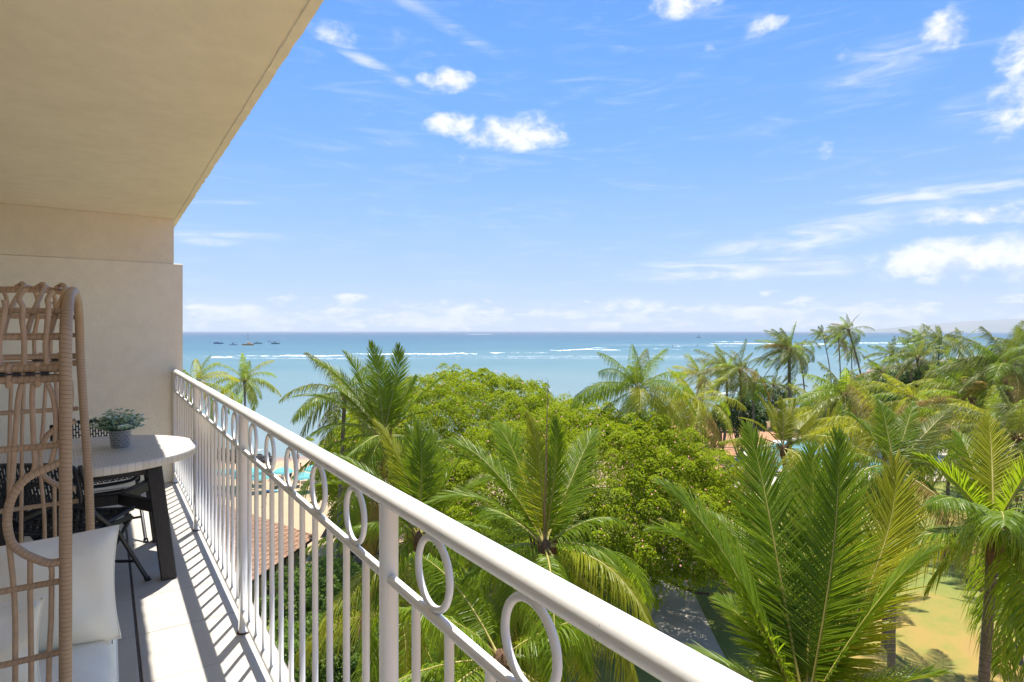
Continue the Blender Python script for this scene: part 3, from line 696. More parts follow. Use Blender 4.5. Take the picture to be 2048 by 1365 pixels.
cl = np.vstack([[prf(1400, 1500)], cl]); tg = np.gradient(cl, axis=0); tg /= np.linalg.norm(tg, axis=1)[:, None]; nrm_ = np.c_[-tg[:, 1], tg[:, 0]]
hw = np.interp(np.arange(len(cl)), [0, 12, 24, len(cl)], [1.7, 1.9, 1.7, 1.2])[:, None]
A_, B_ = cl+nrm_*hw, cl-nrm_*hw; V = np.concatenate([A_, B_]); n = len(cl)
mb = MB(); W3 = V[:, :1]*RT+V[:, 1:]*FW; W3[:, 2] = .03; mb.add(W3, np.array([(i, i+1, n+i+1, n+i) for i in range(n-1)])[:, ::-1], smooth=False); struct('footpath', mb, m_path)
mp = M_ = Mat('pool_water'); c = M_.coord('Position'); n1 = M_.noise(c, 1.2, 3)
M_.set(Base_Color=M_.ramp(n1, [(.3, (.10, .30, .31)), (.7, (.16, .37, .37))]), Roughness=.12); M_.bump(M_.noise(c, 2.5, 3), .15, .05); m_pool = M_.m
m_cop = simple('pool_coping', (.55, .49, .41), .8, .1, 3)
pl = [prf(1490, 930), prf(1540, 893), prf(1620, 878), prf(1740, 876), prf(1850, 890), prf(1880, 925), prf(1800, 950), prf(1690, 938), prf(1600, 940)]
ctr = np.mean(pl, 0)
sheet('pool_deck', [tuple(ctr+(np.array(p)-ctr)*1.16) for p in pl], .05, m_cop)
sheet('pool_water', pl, .09, m_pool)

# sea
M = Mat('sea_water'); c = M.coord('Position')
fd = M.nd('ShaderNodeVectorMath', operation='DOT_PRODUCT'); M.l.new(c, fd.inputs[0]); fd.inputs[1].default_value = tuple(FW)
fr_ = M.nd('ShaderNodeVectorMath', operation='DOT_PRODUCT'); M.l.new(c, fr_.inputs[0]); fr_.inputs[1].default_value = tuple(RT)
patch = M.noise(c, .0075, 5, .6, (1, 1, 1)); patch2 = M.noise(c, .0016, 4, .6)
sw = M.nd('ShaderNodeCombineXYZ'); M.l.new(M.math('MULTIPLY', fr_.outputs['Value'], .16), sw.inputs[0]); M.l.new(fd.outputs['Value'], sw.inputs[1]); sv = sw.outputs[0]
band = M.noise(sv, .02, 5, .6, dist=.4); rip = M.noise(sv, .16, 6, .7); rip2 = M.noise(c, 1.7, 4, .6)
dd = M.math('ADD', fd.outputs['Value'], M.math('MULTIPLY', fr_.outputs['Value'], -.35))
lg = M.math('LOGARITHM', M.math('MAXIMUM', M.math('ADD', dd, M.math('MULTIPLY', M.math('SUBTRACT', patch2, .5), 400.)), 40.), 10.0)
x = M.math('ADD', M.rng(lg, 1.9, 3.9, 0, 1), M.math('MULTIPLY', M.math('SUBTRACT', band, .5), .16))
x = M.math('ADD', x, M.math('MULTIPLY', M.math('SUBTRACT', patch, .5), .22))
col = M.ramp(x, [(.0, (.20, .245, .235)), (.10, (.165, .225, .225)), (.30, (.115, .195, .210)), (.45, (.068, .155, .190)), (.60, (.034, .108, .160)), (.78, (.021, .070, .130)), (1.0, (.016, .050, .105))])
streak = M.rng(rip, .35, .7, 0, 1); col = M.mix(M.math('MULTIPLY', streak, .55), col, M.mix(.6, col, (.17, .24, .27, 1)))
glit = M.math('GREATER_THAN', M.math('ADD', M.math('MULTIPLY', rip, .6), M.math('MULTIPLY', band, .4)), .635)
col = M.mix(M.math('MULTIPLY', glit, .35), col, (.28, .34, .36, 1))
reef = M.math('MAXIMUM', M.math('MULTIPLY', M.rng(fd.outputs['Value'], 425, 470, 0, 1, True), M.rng(fd.outputs['Value'], 480, 540, 1, 0, True)), M.math('MULTIPLY', M.math('MULTIPLY', M.rng(fd.outputs['Value'], 820, 880, 0, 1, True), M.rng(fd.outputs['Value'], 920, 1040, 1, 0, True)), M.rng(fr_.outputs['Value'], 60, 260, 0, 1, True)))
fn = M.math('MULTIPLY', M.noise(sv, .05, 6, .75, (.35, 1, 1), 1.0), M.noise(c, .25, 4, .7)); fm = M.math('MULTIPLY', reef, M.rng(fn, .27, .36, 0, 1, True))
col = M.mix(M.math('MULTIPLY', fm, .8), col, (.55, .58, .58, 1))
M.set(Base_Color=col, Roughness=.42, IOR=1.33); M.b.inputs['Specular IOR Level'].default_value = .12
M.bump(M.math('ADD', M.math('MULTIPLY', rip, .6), M.math('MULTIPLY', rip2, .4)), .35, .35); m_sea = M.m
S_ = 60000.; mb = MB()
fs = np.concatenate([[60, 150, 300, 600, 1200, 2500, 5000, 10000, 20000, 40000, 70000]])
V = []
for f in fs:
    for r in (-1, -.5, 0, .5, 1): V.append(r*(400+f*2.2)*RT+f*FW+SEA*UP)
F = [(i*5+j, i*5+j+1, (i+1)*5+j+1, (i+1)*5+j) for i in range(len(fs)-1) for j in range(4)]
mb.add(V, F, smooth=False); struct('sea', mb, m_sea)
# breaking waves: low ragged ridges of foam
m_foam = simple('sea_foam', (.80, .82, .82), .9, .06, .3, coord='Position')
def breaker(u0, u1, v, w, hgt, gaps, seed):
    r = np.random.default_rng(seed); a = gpt(u0, v, SEA); b = gpt(u1, v, SEA); n = max(24, int(abs(u1-u0)/1.6))
    t = np.linspace(0, 1, n); wob = np.cumsum(r.normal(0, 1, n)); wob -= np.linspace(wob[0], wob[-1], n)
    prof_ = np.clip(np.convolve(r.random(n+8), np.ones(9)/9, 'valid')*2.6-.75+gaps, 0.03, 1)*np.sin(np.pi*np.clip(t, .02, .98))**.4
    P = a+(b-a)*t[:, None]+FW*(wob*w*.35)[:, None]
    mb = MB(); V = []
    for p, k, j in zip(P, prof_*r.uniform(.35, 1.0, n), r.random(n)):
        p = p.copy(); p[2] = SEA-.03; V += [p-FW*w*k*(.7+.6*j), p-FW*w*k*.25+UP*hgt*k*.8, p+UP*hgt*k, p+FW*w*k*.5]
    F = [(i*4+j, i*4+j+1, i*4+j+5, i*4+j+4) for i in range(n-1) for j in range(3)]
    mb.add(V, F); o = one('breaking_wave', mb, m_foam); tag(o, kind='stuff')
for k, a in enumerate([(425, 470, 714.5, 7, 1.0, .5), (470, 540, 712, 4, .5, -.15), (520, 600, 712.5, 5, .6, 0), (560, 700, 711.5, 6, .9, .25), (600, 720, 719, 3, .35, -.25), (700, 860, 708.5, 7, .9, .2), (840, 955, 708.5, 8, 1.2, .45), (980, 1010, 705.5, 6, .8, .3), (1020, 1100, 706, 4, .4, -.1),
                       (1100, 1240, 701, 9, 1.1, .35), (1180, 1215, 697, 8, .7, .1), (1420, 1560, 688, 14, 1.3, .35), (1560, 1680, 688.5, 12, 1.2, .3), (1600, 1640, 692, 8, .7, 0), (1720, 1830, 687, 13, 1.3, .4), (1340, 1480, 693, 8, .6, -.25), (1240, 1420, 699, 6, .4, -.25), (930, 985, 669.3, 26, 1.6, .2),
                       (1400, 1480, 787, 2.5, .5, .3), (430, 700, 899, 1.2, .12, -.2), (560, 720, 905, 1.0, .1, .1), (1430, 1500, 684, 12, .8, -.1), (1740, 1840, 692, 7, .6, -.1)]):
    breaker(*a, 40+k)
# distant headland
M = Mat('headland_scrub'); c = M.coord('Position'); n1 = M.noise(c, .0012, 6, .65); M.set(Base_Color=M.ramp(n1, [(.3, (.10, .12, .07)), (.7, (.20, .17, .12))]), Roughness=1.0); m_hill = M.m
K = 60; us = np.linspace(1640, 3400, K); prof_ = np.interp(us, [1640, 1790, 1850, 1950, 2048, 2200, 2500, 3000, 3400], [4, 18, 60, 150, 245, 320, 360, 300, 120])
prof_ = prof_*(1+.05*np.convolve(rng.normal(0, 1, K+6), np.ones(7)/7, 'valid'))
mb = MB(); V = []
for u, h in zip(us, prof_):
    d = 11500.; p = site(u, 663, d); p[2] = SEA-2; q = p+FW*2500
    V += [p-FW*300, p+FW*100+UP*h*.25, p+FW*700+UP*h*.7, p+FW*1500+UP*(h+2), q]
F = [(i*5+j, i*5+j+1, i*5+j+6, i*5+j+5) for i in range(K-1) for j in range(4)]
mb.add(V, np.array(F)[:, ::-1]); struct('headland', mb, m_hill)

# ================================================================== VEGETATION
m_palm = leafmat('coconut_leaflet', (.060, .120, .006), (.185, .260, .012), (.50, .66, .02), .42, .42, spec=.3, tip=(.30, .24, .05, 1))
m_palmy = leafmat('coconut_leaflet_pale', (.150, .190, .010), (.33, .33, .020), (.66, .66, .03), .42, .42, spec=.3, tip=(.38, .27, .06, 1))
m_palmd = leafmat('coconut_leaflet_grey', (.065, .095, .014), (.180, .200, .034), (.38, .44, .04), .36, .42, spec=.35, tip=(.26, .21, .08, 1))
m_palmb = leafmat('coconut_leaflet_browning', (.20, .15, .03), (.36, .24, .07), (.45, .34, .06), .3, .6, tip=(.30, .18, .07, 1), spec=.2)
m_rachis = simple('palm_midrib', (.36, .31, .075), .5, .25, 3, coord='Position')
m_deadf = simple('dry_frond', (.30, .20, .10), .8, .3, 4, coord='Position')
M = Mat('palm_bark'); c = M.coord('Position'); sp = M.nd('ShaderNodeSeparateXYZ'); M.l.new(c, sp.inputs[0])
ringn = M.math('ADD', M.math('MULTIPLY', sp.outputs[2], 9.0), M.math('MULTIPLY', M.noise(c, 2.2, 3), 2.2)); fr2 = M.math('FRACT', ringn)
n1 = M.noise(c, 14, 5, .7); ring_ = M.rng(fr2, 0, .22, 1, 0, True)
M.set(Base_Color=M.mix(M.math('MULTIPLY', ring_, .7), M.ramp(n1, [(.3, (.10, .085, .068)), (.7, (.21, .18, .145))]), (.05, .04, .03, 1)), Roughness=.95); M.bump(M.math('SUBTRACT', n1, ring_), .7, .04); m_bark = M.m
m_fibre = simple('palm_fibre', (.17, .095, .05), .9, .45, 18, .6, 60, coord='Position', bdist=.03)

def frond(P, Ll, n, seed, wl=.036, droop=.35, wind=None, dih=.25, segs=3, pet=.16, r0=.028, upv=None, twist=0.0, fwd=.55, rag=.10, crease=False):
    """P: midrib points; returns MB with leaflets (0) and midrib (1)"""
    r = np.random.default_rng(seed); P = np.asarray(P, float)
    ln = np.concatenate([[0], np.cumsum(np.linalg.norm(np.diff(P, axis=0), axis=1))]); Lf = ln[-1]
    t = np.linspace(pet, .995, n); pos = np.stack([np.interp(t*Lf, ln, P[:, k]) for k in range(3)], 1)
    T = np.gradient(pos, axis=0); T /= np.linalg.norm(T, axis=1)[:, None]
    u = np.array([0, 0, 1.]) if upv is None else np.asarray(upv, float)
    Nn = u-(T@u)[:, None]*T; Nn /= np.linalg.norm(Nn, axis=1)[:, None]+1e-6; S = np.cross(T, Nn)
    ang = twist*t[:, None]; Nn, S = Nn*np.cos(ang)+S*np.sin(ang), S*np.cos(ang)-Nn*np.sin(ang)
    tt = (t-pet)/(1-pet); prof_ = np.interp(tt, [0, .12, .4, .75, 1], [.6, .92, 1, .68, .22])
    a = fwd*(.48+1.05*tt)
    mb = MB(); G = np.array([0, 0, -1.])+(0 if wind is None else np.asarray(wind))
    ss = np.linspace(0, 1, segs+1); ww = np.interp(ss, [0, .25, .7, 1], [.55, 1, .75, .06])*wl/2
    for sd_ in (-1, 1):
        aj = a+r.normal(0, .07, n); D = S*sd_*np.cos(aj)[:, None]+T*np.sin(aj)[:, None]+Nn*(dih*(1-.6*tt)+r.normal(0, rag, n))[:, None]
        D /= np.linalg.norm(D, axis=1)[:, None]; l = Ll*prof_*r.uniform(.88, 1.08, n); dr = droop*r.uniform(.6, 1.4, n)
        if rag > .14: l = l*np.where(r.random(n) < .08, .35, 1)
        Wd = T-(np.sum(T*D, 1))[:, None]*D; Wd /= np.linalg.norm(Wd, axis=1)[:, None]+1e-6; W2 = np.cross(D, Wd)
        tw = r.normal(.25*sd_, .12+1.6*rag, n)[:, None]; Wd = Wd*np.cos(tw)+W2*np.sin(tw)
        nc = 3 if crease else 2; Vt = np.zeros((n, segs+1, nc, 3)); U = np.zeros((n, segs+1, nc, 2)); Wn = np.cross(D, Wd)*sd_
        for i, s_ in enumerate(ss):
            q = pos+D*(l*s_)[:, None]+G*(dr*l*s_**2)[:, None]-D*(dr*l*.35*s_**3)[:, None]
            Vt[:, i, 0] = q-Wd*ww[i]; Vt[:, i, -1] = q+Wd*ww[i]; U[:, i, :, 0] = s_; U[:, i, :, 1] = t[:, None]
            if crease: Vt[:, i, 1] = q+Wn*ww[i]*.75
        b = np.arange(n)[:, None]*(segs+1)*nc+np.arange(segs)[None]*nc; Fq = [np.stack([b+j, b+j+1, b+j+1+nc, b+j+nc], -1).reshape(-1, 4) for j in range(nc-1)]
        mb.add(Vt.reshape(-1, 3), np.concatenate(Fq), 0, U.reshape(-1, 2), smooth=False)
    mb.tube(P, np.interp(ln/Lf, [0, .08, 1], [r0*1.7, r0, r0*.12]), 5, 1)
    return mb
def arc(base, az_, e0, bend, Lf, wind=None, K=11, side=0.0):
    P = [np.array(base, float)]; h = Lf/(K-1)
    for i in range(1, K):
        t = (i-.5)/(K-1); e = e0-bend*t**1.25; a = az_+side*t
        d = np.array([math.cos(a)*math.cos(e), math.sin(a)*math.cos(e), math.sin(e)])
        if wind is not None: d = d+np.asarray(wind)*t*1.0
        P.append(P[-1]+d/np.linalg.norm(d)*h)
    return P
def bez(p0, p3, arch, K=13, lead=None):
    p0 = np.asarray(p0, float); p3 = np.asarray(p3, float); Ld = np.linalg.norm(p3-p0)
    m = (p0+p3)/2+UP*arch*Ld if lead is None else np.asarray(lead)
    t = np.linspace(0, 1, K)[:, None]; return (1-t)**2*p0+2*t*(1-t)*m+t*t*p3
WIND = -RT*.9+FW*.1
NPALM = [0]
def trunk_parts(o, head, base, rad, lean, seed, fibre=True):
    r = np.random.default_rng(seed); head = np.asarray(head, float); base = np.asarray(base, float); H = head[2]-base[2]
    n = max(10, int(H/.45)); t = np.linspace(0, 1, n); c1 = base+UP*H*.45+lean
    P = ((1-t)**2)[:, None]*base+(2*t*(1-t))[:, None]*c1+(t**2)[:, None]*head
    rd = rad*np.interp(t, [0, .03, .10, .5, .93, 1], [1.9, 1.55, 1.12, .95, .82, .95])*(1+.05*np.sin(np.arange(n)*2.1)+r.normal(0, .02, n))
    mb = MB(); mb.tube(P, rd, 10); one('trunk', mb, m_bark, o)
    if fibre:
        mb = MB(); th_ = np.linspace(0, 2*np.pi, 12, endpoint=False)
        hd = head
        mb.lathe([(rad*.85, -.55), (rad*1.2, -.35), (rad*1.5, -.05), (rad*1.25, .15), (rad*.6, .28), (.02, .34)], hd, 10)
        for k in range(7):
            a = k*2.4+r.random(); d = np.array([math.cos(a), math.sin(a), 0]); mb.tube([hd+d*rad*.7+UP*(-.25), hd+d*rad*1.9+UP*.12, hd+d*rad*2.4+UP*.42], [.07, .045, .012], 5)
        one('fibre_sheath', mb, m_fibre, o)
def palm(label, head, base=None, nf=18, Lf=4.2, quality=1, seed=0, mat=None, rad=.14, wind=.25, tips=None, spread=(1.35, -.65), group=None, lean=None, dead=1, Ll=None):
    """coconut palm: head = crown centre; tips = sighted frond tips (u, v, depth offset, arch)"""
    NPALM[0] += 1; seed = seed or NPALM[0]*101; r = np.random.default_rng(seed)
    head = np.asarray(head, float)
    if base is None: base = (head[0]+r.normal(0, .6), head[1]+r.normal(0, .6), 0)
    base = np.array([base[0], base[1], base[2] if len(base) > 2 else 0.0]); 
    b = base@RT, base@FW; base[2] = float(gz(np.array(b[0]), np.array(b[1])))-.15
    o = thing('palm_tree', label, 'palm tree', base, group or 'coconut palms of the seaside garden')
    lean = np.zeros(3) if lean is None else np.asarray(lean)
    trunk_parts(o, head, base, rad, lean, seed)
    nl, segs = {0: (34, 2), 1: (58, 3), 2: (92, 3), 3: (112, 4)}[quality]; wl = {0: .085, 1: .052, 2: .036, 3: .031}[quality]
    Ll = Ll or {3: 1.18, 2: 1.12, 1: 1.0, 0: .95}[quality]*(Lf/4.4)**.5
    mats = [mat or m_palm, m_rachis]; wv = WIND*wind
    k = 0
    if tips:
        for (tu, tv, dd_, ar, *ex) in tips:
            d0 = (head-EYE)@FW; tip = site(tu, tv, d0+dd_); P = bez(head+UP*.15, tip, ar); Ld = np.linalg.norm(tip-head); tq = np.linspace(0, 1, len(P))[:, None]; P = P+(WIND*r.uniform(.02, .12)-UP*r.uniform(.02, .10))*Ld*tq**4+np.cross(tip-head, UP)/Ld*r.normal(0, .05)*Ld*np.sin(np.pi*tq)
            mm = [ex[0] if ex else mats[0], m_rachis]
            mb = frond(P, Ll*r.uniform(.92, 1.08)*min(1.1, max(.7, Ld/4.2)), int(nl*min(1.15, max(.65, Ld/4.3))), seed+k, wl, (r.uniform(.05, .13) if (tip[2]-head[2]) > .45*Ld else r.uniform(.45, .85)), wv, r.uniform(.0, .3), segs, .13, twist=r.normal(0, .3), rag=.05, fwd=.84, crease=quality >= 2)
            one('frond', mb, mm, o); k += 1
    for i in range(nf):
        f = (i+.5)/nf; e0 = spread[0]+(spread[1]-spread[0])*f**.85+r.normal(0, .10); a = i*2.39996+r.normal(0, .25)+seed
        L_ = Lf*(.78+.32*min(1, f*2.5))*r.uniform(.85, 1.15); bend = np.interp(f, [0, .3, 1], [.55, 1.25, 1.15])*r.uniform(.75, 1.25)
        P = arc(head+UP*.1, a, e0, bend, L_, wv*(.6+.8*r.random()))
        q_ = r.random(); mm = mats if q_ > .30 else ([m_palmb, m_rachis] if q_ < .06 or (f > .85 and q_ < .2) else [m_palmy if mats[0] is m_palm else m_palm, m_rachis])
        mb = frond(P, Ll*r.uniform(.9, 1.1), nl, seed+500+i, wl, r.uniform(.5, 1.05), wv*1.1, r.uniform(.0, .25), segs, .15, twist=r.normal(0, .5), rag=.13, crease=quality >= 2)
        one('frond', mb, mm, o)
    for i in range(dead):
        a = r.random()*6.28; P = arc(head-UP*.1, a, -.5, 1.0, Lf*.75); mb = frond(P, Ll*.7, nl//2, seed+900+i, wl*.8, 1.1, None, 0, 2, .2, rag=.3); one('dry_frond', mb, [m_deadf, m_deadf], o)
    return o

def leaf_cloud(C, Nn, ln, w, seed, droop=.4, fold=.25):
    """one folded four-sided leaf per point"""
    r = np.random.default_rng(seed); n = len(C); Nn = Nn+r.normal(0, .45, (n, 3)); Nn /= np.linalg.norm(Nn, axis=1)[:, None]
    D = np.cross(Nn, r.normal(0, 1, (n, 3))); D /= np.linalg.norm(D, axis=1)[:, None]+1e-9; D[:, 2] -= droop*r.random(n); D /= np.linalg.norm(D, axis=1)[:, None]
    S = np.cross(D, Nn); S /= np.linalg.norm(S, axis=1)[:, None]+1e-9; l = (ln*r.uniform(.6, 1.3, n))[:, None]; ww = (w*r.uniform(.7, 1.25, n))[:, None]
    U3 = np.cross(S, D)
    V = np.stack([C-D*l*.5, C+S*ww*.5+U3*ww*fold, C+D*l*.5-UP*l*.12, C-S*ww*.5+U3*ww*fold], 1)
    i = np.arange(n)[:, None]*4; F = i+np.array([[0, 1, 2, 3]])
    uv = np.tile(np.array([[0, .5], [.5, 1], [1, .5], [.5, 0]]), (n, 1))
    return V.reshape(-1, 3), F, uv
def clumps(cents, norms, R0, npc, seed, flat=.5):
    r = np.random.default_rng(seed); K = len(cents); rad = R0*r.uniform(.6, 1.35, K)
    C = np.repeat(cents, npc, 0); Nn = np.repeat(norms, npc, 0); rd = np.repeat(rad, npc)[:, None]
    a = np.cross(Nn, r.normal(0, 1, Nn.shape)); a /= np.linalg.norm(a, axis=1)[:, None]+1e-9
    q = r.random((len(C), 1))**.5
    P = C+a*rd*q+Nn*rd*flat*(1-q**2)*1.3-UP*rd*.25*q+r.normal(0, .07, C.shape)*rd
    nn = Nn*.6+a*q*.7+UP*.4; nn /= np.linalg.norm(nn, axis=1)[:, None]
    return P, nn
def dome(c, abc, n, seed, lo=-.25, jit=.06):
    """points spread over an ellipsoid above height share lo"""
    r = np.random.default_rng(seed); k = np.arange(int(n*2/(1-lo)))+.5; z = 1-2*k/len(k); ph = k*2.399963
    m = z > lo; z = z[m]; ph = ph[m]; d = np.c_[np.sqrt(1-z*z)*np.cos(ph), np.sqrt(1-z*z)*np.sin(ph), z]; d += r.normal(0, jit, d.shape)
    a, b, cc = abc; P = np.asarray(c)+RT*(d[:, :1]*a)+FW*(d[:, 1:2]*b)+UP*(d[:, 2:]*cc)
    Nn = RT*(d[:, :1]/a)+FW*(d[:, 1:2]/b)+UP*(d[:, 2:]/cc); Nn /= np.linalg.norm(Nn, axis=1)[:, None]
    return P, Nn
m_rain = leafmat('rain_tree_leaf', (.120, .185, .003), (.270, .345, .006), (.52, .62, .01), .30, .6, spec=.12, vscale=.35)
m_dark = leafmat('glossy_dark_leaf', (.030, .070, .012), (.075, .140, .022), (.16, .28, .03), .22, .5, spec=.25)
m_mid = leafmat('green_shrub_leaf', (.055, .115, .012), (.135, .215, .025), (.28, .42, .03), .3, .5, spec=.25)
m_scrub = leafmat('dry_scrub_leaf', (.07, .075, .03), (.17, .14, .075), (.2, .2, .06), .25, .6)
m_oldbark = simple('rain_tree_bark', (.085, .065, .05), .95, .4, 4, .6, 12, coord='Position', bdist=.03)
m_pink = simple('pink_blossom', (.62, .25, .22), .7, .2, 3, coord='Position')

# ---- rain tree
tbase = rf(3.0, 47.5, -.1)
rt = thing('rain_tree', 'broad rain tree with bright green domed crown dotted with pink blossom', 'tree', tbase)
lob = [((-4.2, 52.5, 7.0), (11.6, 9.5, 7.3), 1300), ((5.0, 42.5, 5.0), (11.4, 8.8, 7.2), 1500), ((11.6, 41.5, 4.2), (4.6, 4.8, 4.2), 300), ((-9.8, 47.5, 8.0), (4.6, 5.0, 3.6), 190), ((3, 50, 7.4), (8.5, 8, 5.2), 300), ((6.0, 38.4, 5.4), (6.0, 4.4, 3.6), 330)]
allP = []; allN = []; fl_ = []
for k, (cc, abc, n) in enumerate(lob):
    P, Nn = dome(rf(cc[0], cc[1], cc[2]), abc, n, 60+k, -.42)
    r = np.random.default_rng(80+k); P = P+Nn*r.normal(0, .14, (len(P), 1))+Nn*(.22*np.sin(P@RT*.9+k)*np.cos(P@FW*.8))[:, None]
    keep = P[:, 2] > 3.9+r.normal(0, .5, len(P))
    for j, (c2, a2, _) in enumerate(lob):
        if j != k:
            q = P-rf(c2[0], c2[1], c2[2]); e = (q@RT/a2[0])**2+(q@FW/a2[1])**2+(q[:, 2]/a2[2])**2; keep &= e > .72
    P, Nn = P[keep], Nn[keep]; C, cn = clumps(P, Nn*.5+UP*.6, .64, 140, 90+k, .40); allP.append(C); allN.append(cn)
    C2, cn2 = clumps(P-Nn*1.2, Nn, 1.0, 50, 110+k, .3); allP.append(C2); allN.append(cn2)
    C4, cn4 = clumps(P[::3]-Nn[::3]*2.3, Nn[::3], 1.6, 50, 150+k, .3); allP.append(C4); allN.append(cn4)
    C3, _ = clumps(P[P[:, 2] > cc[2]-1], (Nn*.6+UP*.5)[P[:, 2] > cc[2]-1], .8, 2, 130+k, .5); fl_.append(C3+UP*.12)
v_, f_, u_ = leaf_cloud(np.concatenate(allP), np.concatenate(allN), .19, .085, 5); mb = MB(); mb.add(v_, f_, 0, u_)
crown = one('crown', mb, m_rain, rt); crown['kind'] = 'stuff'
C = np.concatenate(fl_); mb = MB(); v_, f_, u_ = leaf_cloud(C, np.tile(UP, (len(C), 1)), .13, .12, 9); mb.add(v_, f_, 0, u_); bl = one('blossom', mb, m_pink, rt); bl['kind'] = 'stuff'
mb = MB(); mb.tube(smooth_path([tbase-UP*.2, rf(3, 47.3, 1.0), rf(2.6, 47, 2.6), rf(2.4, 46.8, 3.6)], 14), np.linspace(.85, .6, 13), 12); tk = one('trunk', mb, m_oldbark, rt)
for k, q in enumerate([[(2.5, 47, 1.7), (6, 44, 2.2), (9.5, 41.5, 2.0), (12.8, 40, 2.7), (15, 39, 3.8)], [(2.5, 47, 3), (7, 44, 5.5), (11, 41, 7.5), (13, 40, 9)], [(2.4, 47, 3.2), (3, 43, 6), (3.5, 38.5, 9), (4, 36.5, 9.5)], [(2.4, 47, 3.4), (-2, 49, 7.5), (-6, 52, 12.5)], [(2.4, 47, 3.0), (-4, 46.5, 5), (-11, 46.5, 8), (-14, 47, 9.5)],
                        [(2.4, 47, 3.4), (3.5, 49, 8), (4, 51, 12)], [(2.4, 47, 2.6), (0, 43, 4.5), (-3, 40, 7), (-4, 38.5, 8)], [(9.5, 41.5, 2.1), (11.5, 38.5, 2.0), (13, 37.3, 2.4)], [(7, 44, 5.5), (9, 38, 7), (10, 35.5, 7.4)]]):
    P = smooth_path([rf(*p) for p in q], 20); mb = MB(); mb.tube(P, np.linspace(.36 if k < 7 else .16, .05, len(P)), 8); one('limb', mb, m_oldbark, tk)

# ---- shrubs and small trees
def bush(name, label, cat, c, abc, n, ln, w, mat, seed, npc=46, R0=.5, trunk=None, group=None, lo=-.6):
    c = np.asarray(c, float); b = np.array([c[0], c[1], max(0, 0)]); rr_ = np.array(c@RT), np.array(c@FW); b[2] = float(gz(*rr_))-.05
    o = thing(name, label, cat, b, group)
    r = np.random.default_rng(seed); P, Nn = dome(c, abc, n, seed, lo, .12); P += Nn*r.normal(0, .13*min(abc), (len(P), 1)); keep = P[:, 2] > b[2]+.1; P, Nn = P[keep], Nn[keep]
    C, cn = clumps(P, Nn*.7+UP*.4, R0, npc, seed+1); C2, cn2 = clumps(P-Nn*R0*1.1, Nn, R0, npc//4, seed+2)
    mb = MB(); v_, f_, u_ = leaf_cloud(np.concatenate([C, C2]), np.concatenate([cn, cn2]), ln, w, seed+3); mb.add(v_, f_, 0, u_)
    f = one('foliage' if trunk is None else 'crown', mb, mat, o); f['kind'] = 'stuff'
    mb = MB()
    for k in range(5):
        e = c+RT*abc[0]*r.uniform(-.7, .7)+FW*abc[1]*r.uniform(-.7, .7)+UP*abc[2]*r.uniform(0, .6); mid = (b+e)/2+r.normal(0, .15, 3)
        mb.tube(smooth_path([b+r.normal(0, .06, 3)*(1, 1, 0), mid, e], 8), np.linspace(trunk or .035, .012, 9), 6)
    one('stems' if trunk is None else 'trunk', mb, m_oldbark, o); return o
G = 'dense shrubs and small trees along the shore'
bush('sea_grape_tree', 'round glossy dark green tree above the reddish sand beyond the rain tree', 'tree', site(1480, 838, 88), (3.4, 3, 2.4), 150, .28, .22, m_dark, 300, 60, .6, .14, G)
bush('leafy_tree', 'low green tree in the gap between the two central tall palms', 'tree', site(1345, 860, 78), (4.6, 3, 3.0), 150, .26, .15, m_mid, 310, 60, .7, .12, G)
bush('leafy_tree', 'small grey green tree on the shore just left of the tall leaning palms', 'tree', site(1520, 802, 118), (4.2, 3, 2.6), 110, .34, .2, m_mid, 320, 50, .7, .12, G)
bush('leafy_tree', 'dark dense tree mass below the thin palms at the bay edge', 'tree', site(1760, 790, 112), (8.5, 5, 3.0), 220, .42, .26, m_mid, 330, 60, 1.0, .2, G)
bush('leafy_tree', 'large dark evergreen tree standing behind the palms at right', 'tree', site(1860, 805, 88), (6.0, 5, 4.2), 260, .36, .22, m_dark, 340, 70, 1.0, .22, G)
bush('leafy_tree', 'grey green tree rising between the far palms at right', 'tree', site(1925, 770, 112), (8.5, 6, 3.4), 260, .4, .24, m_mid, 350, 60, 1.1, .22, G)
bush('scrub_thicket', 'brownish dry thicket behind the big right hand palm', 'shrub', site(1995, 840, 70), (6.0, 5, 4.4), 320, .26, .12, m_scrub, 360, 70, .8, .15, G)
bush('leafy_tree', 'green tree at the right edge of the view behind the palms', 'tree', site(2065, 800, 84), (6, 5, 4), 260, .34, .2, m_mid, 370, 60, 1.0, .2, G)
bush('leafy_tree', 'low green bank of trees under the pool side palms', 'tree', site(1690, 830, 92), (6, 4, 2.6), 160, .34, .2, m_mid, 380, 50, .8, .14, G)
H_ = 'hedge shrubs below the balcony'
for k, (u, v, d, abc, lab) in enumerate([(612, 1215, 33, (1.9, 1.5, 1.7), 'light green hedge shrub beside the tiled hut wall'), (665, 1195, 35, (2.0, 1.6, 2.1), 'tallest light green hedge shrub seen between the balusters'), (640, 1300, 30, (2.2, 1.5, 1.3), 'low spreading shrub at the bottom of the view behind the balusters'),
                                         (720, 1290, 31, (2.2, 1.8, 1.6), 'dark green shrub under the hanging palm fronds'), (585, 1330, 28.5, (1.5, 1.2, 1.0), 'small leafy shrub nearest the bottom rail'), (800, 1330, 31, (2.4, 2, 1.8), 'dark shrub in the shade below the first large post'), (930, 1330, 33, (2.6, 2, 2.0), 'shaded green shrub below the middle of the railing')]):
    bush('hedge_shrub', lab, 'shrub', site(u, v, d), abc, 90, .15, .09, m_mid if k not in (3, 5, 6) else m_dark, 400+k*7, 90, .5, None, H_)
m_strap = leafmat('strap_leaf', (.05, .11, .015), (.10, .19, .03), (.25, .4, .04), .3, .35)
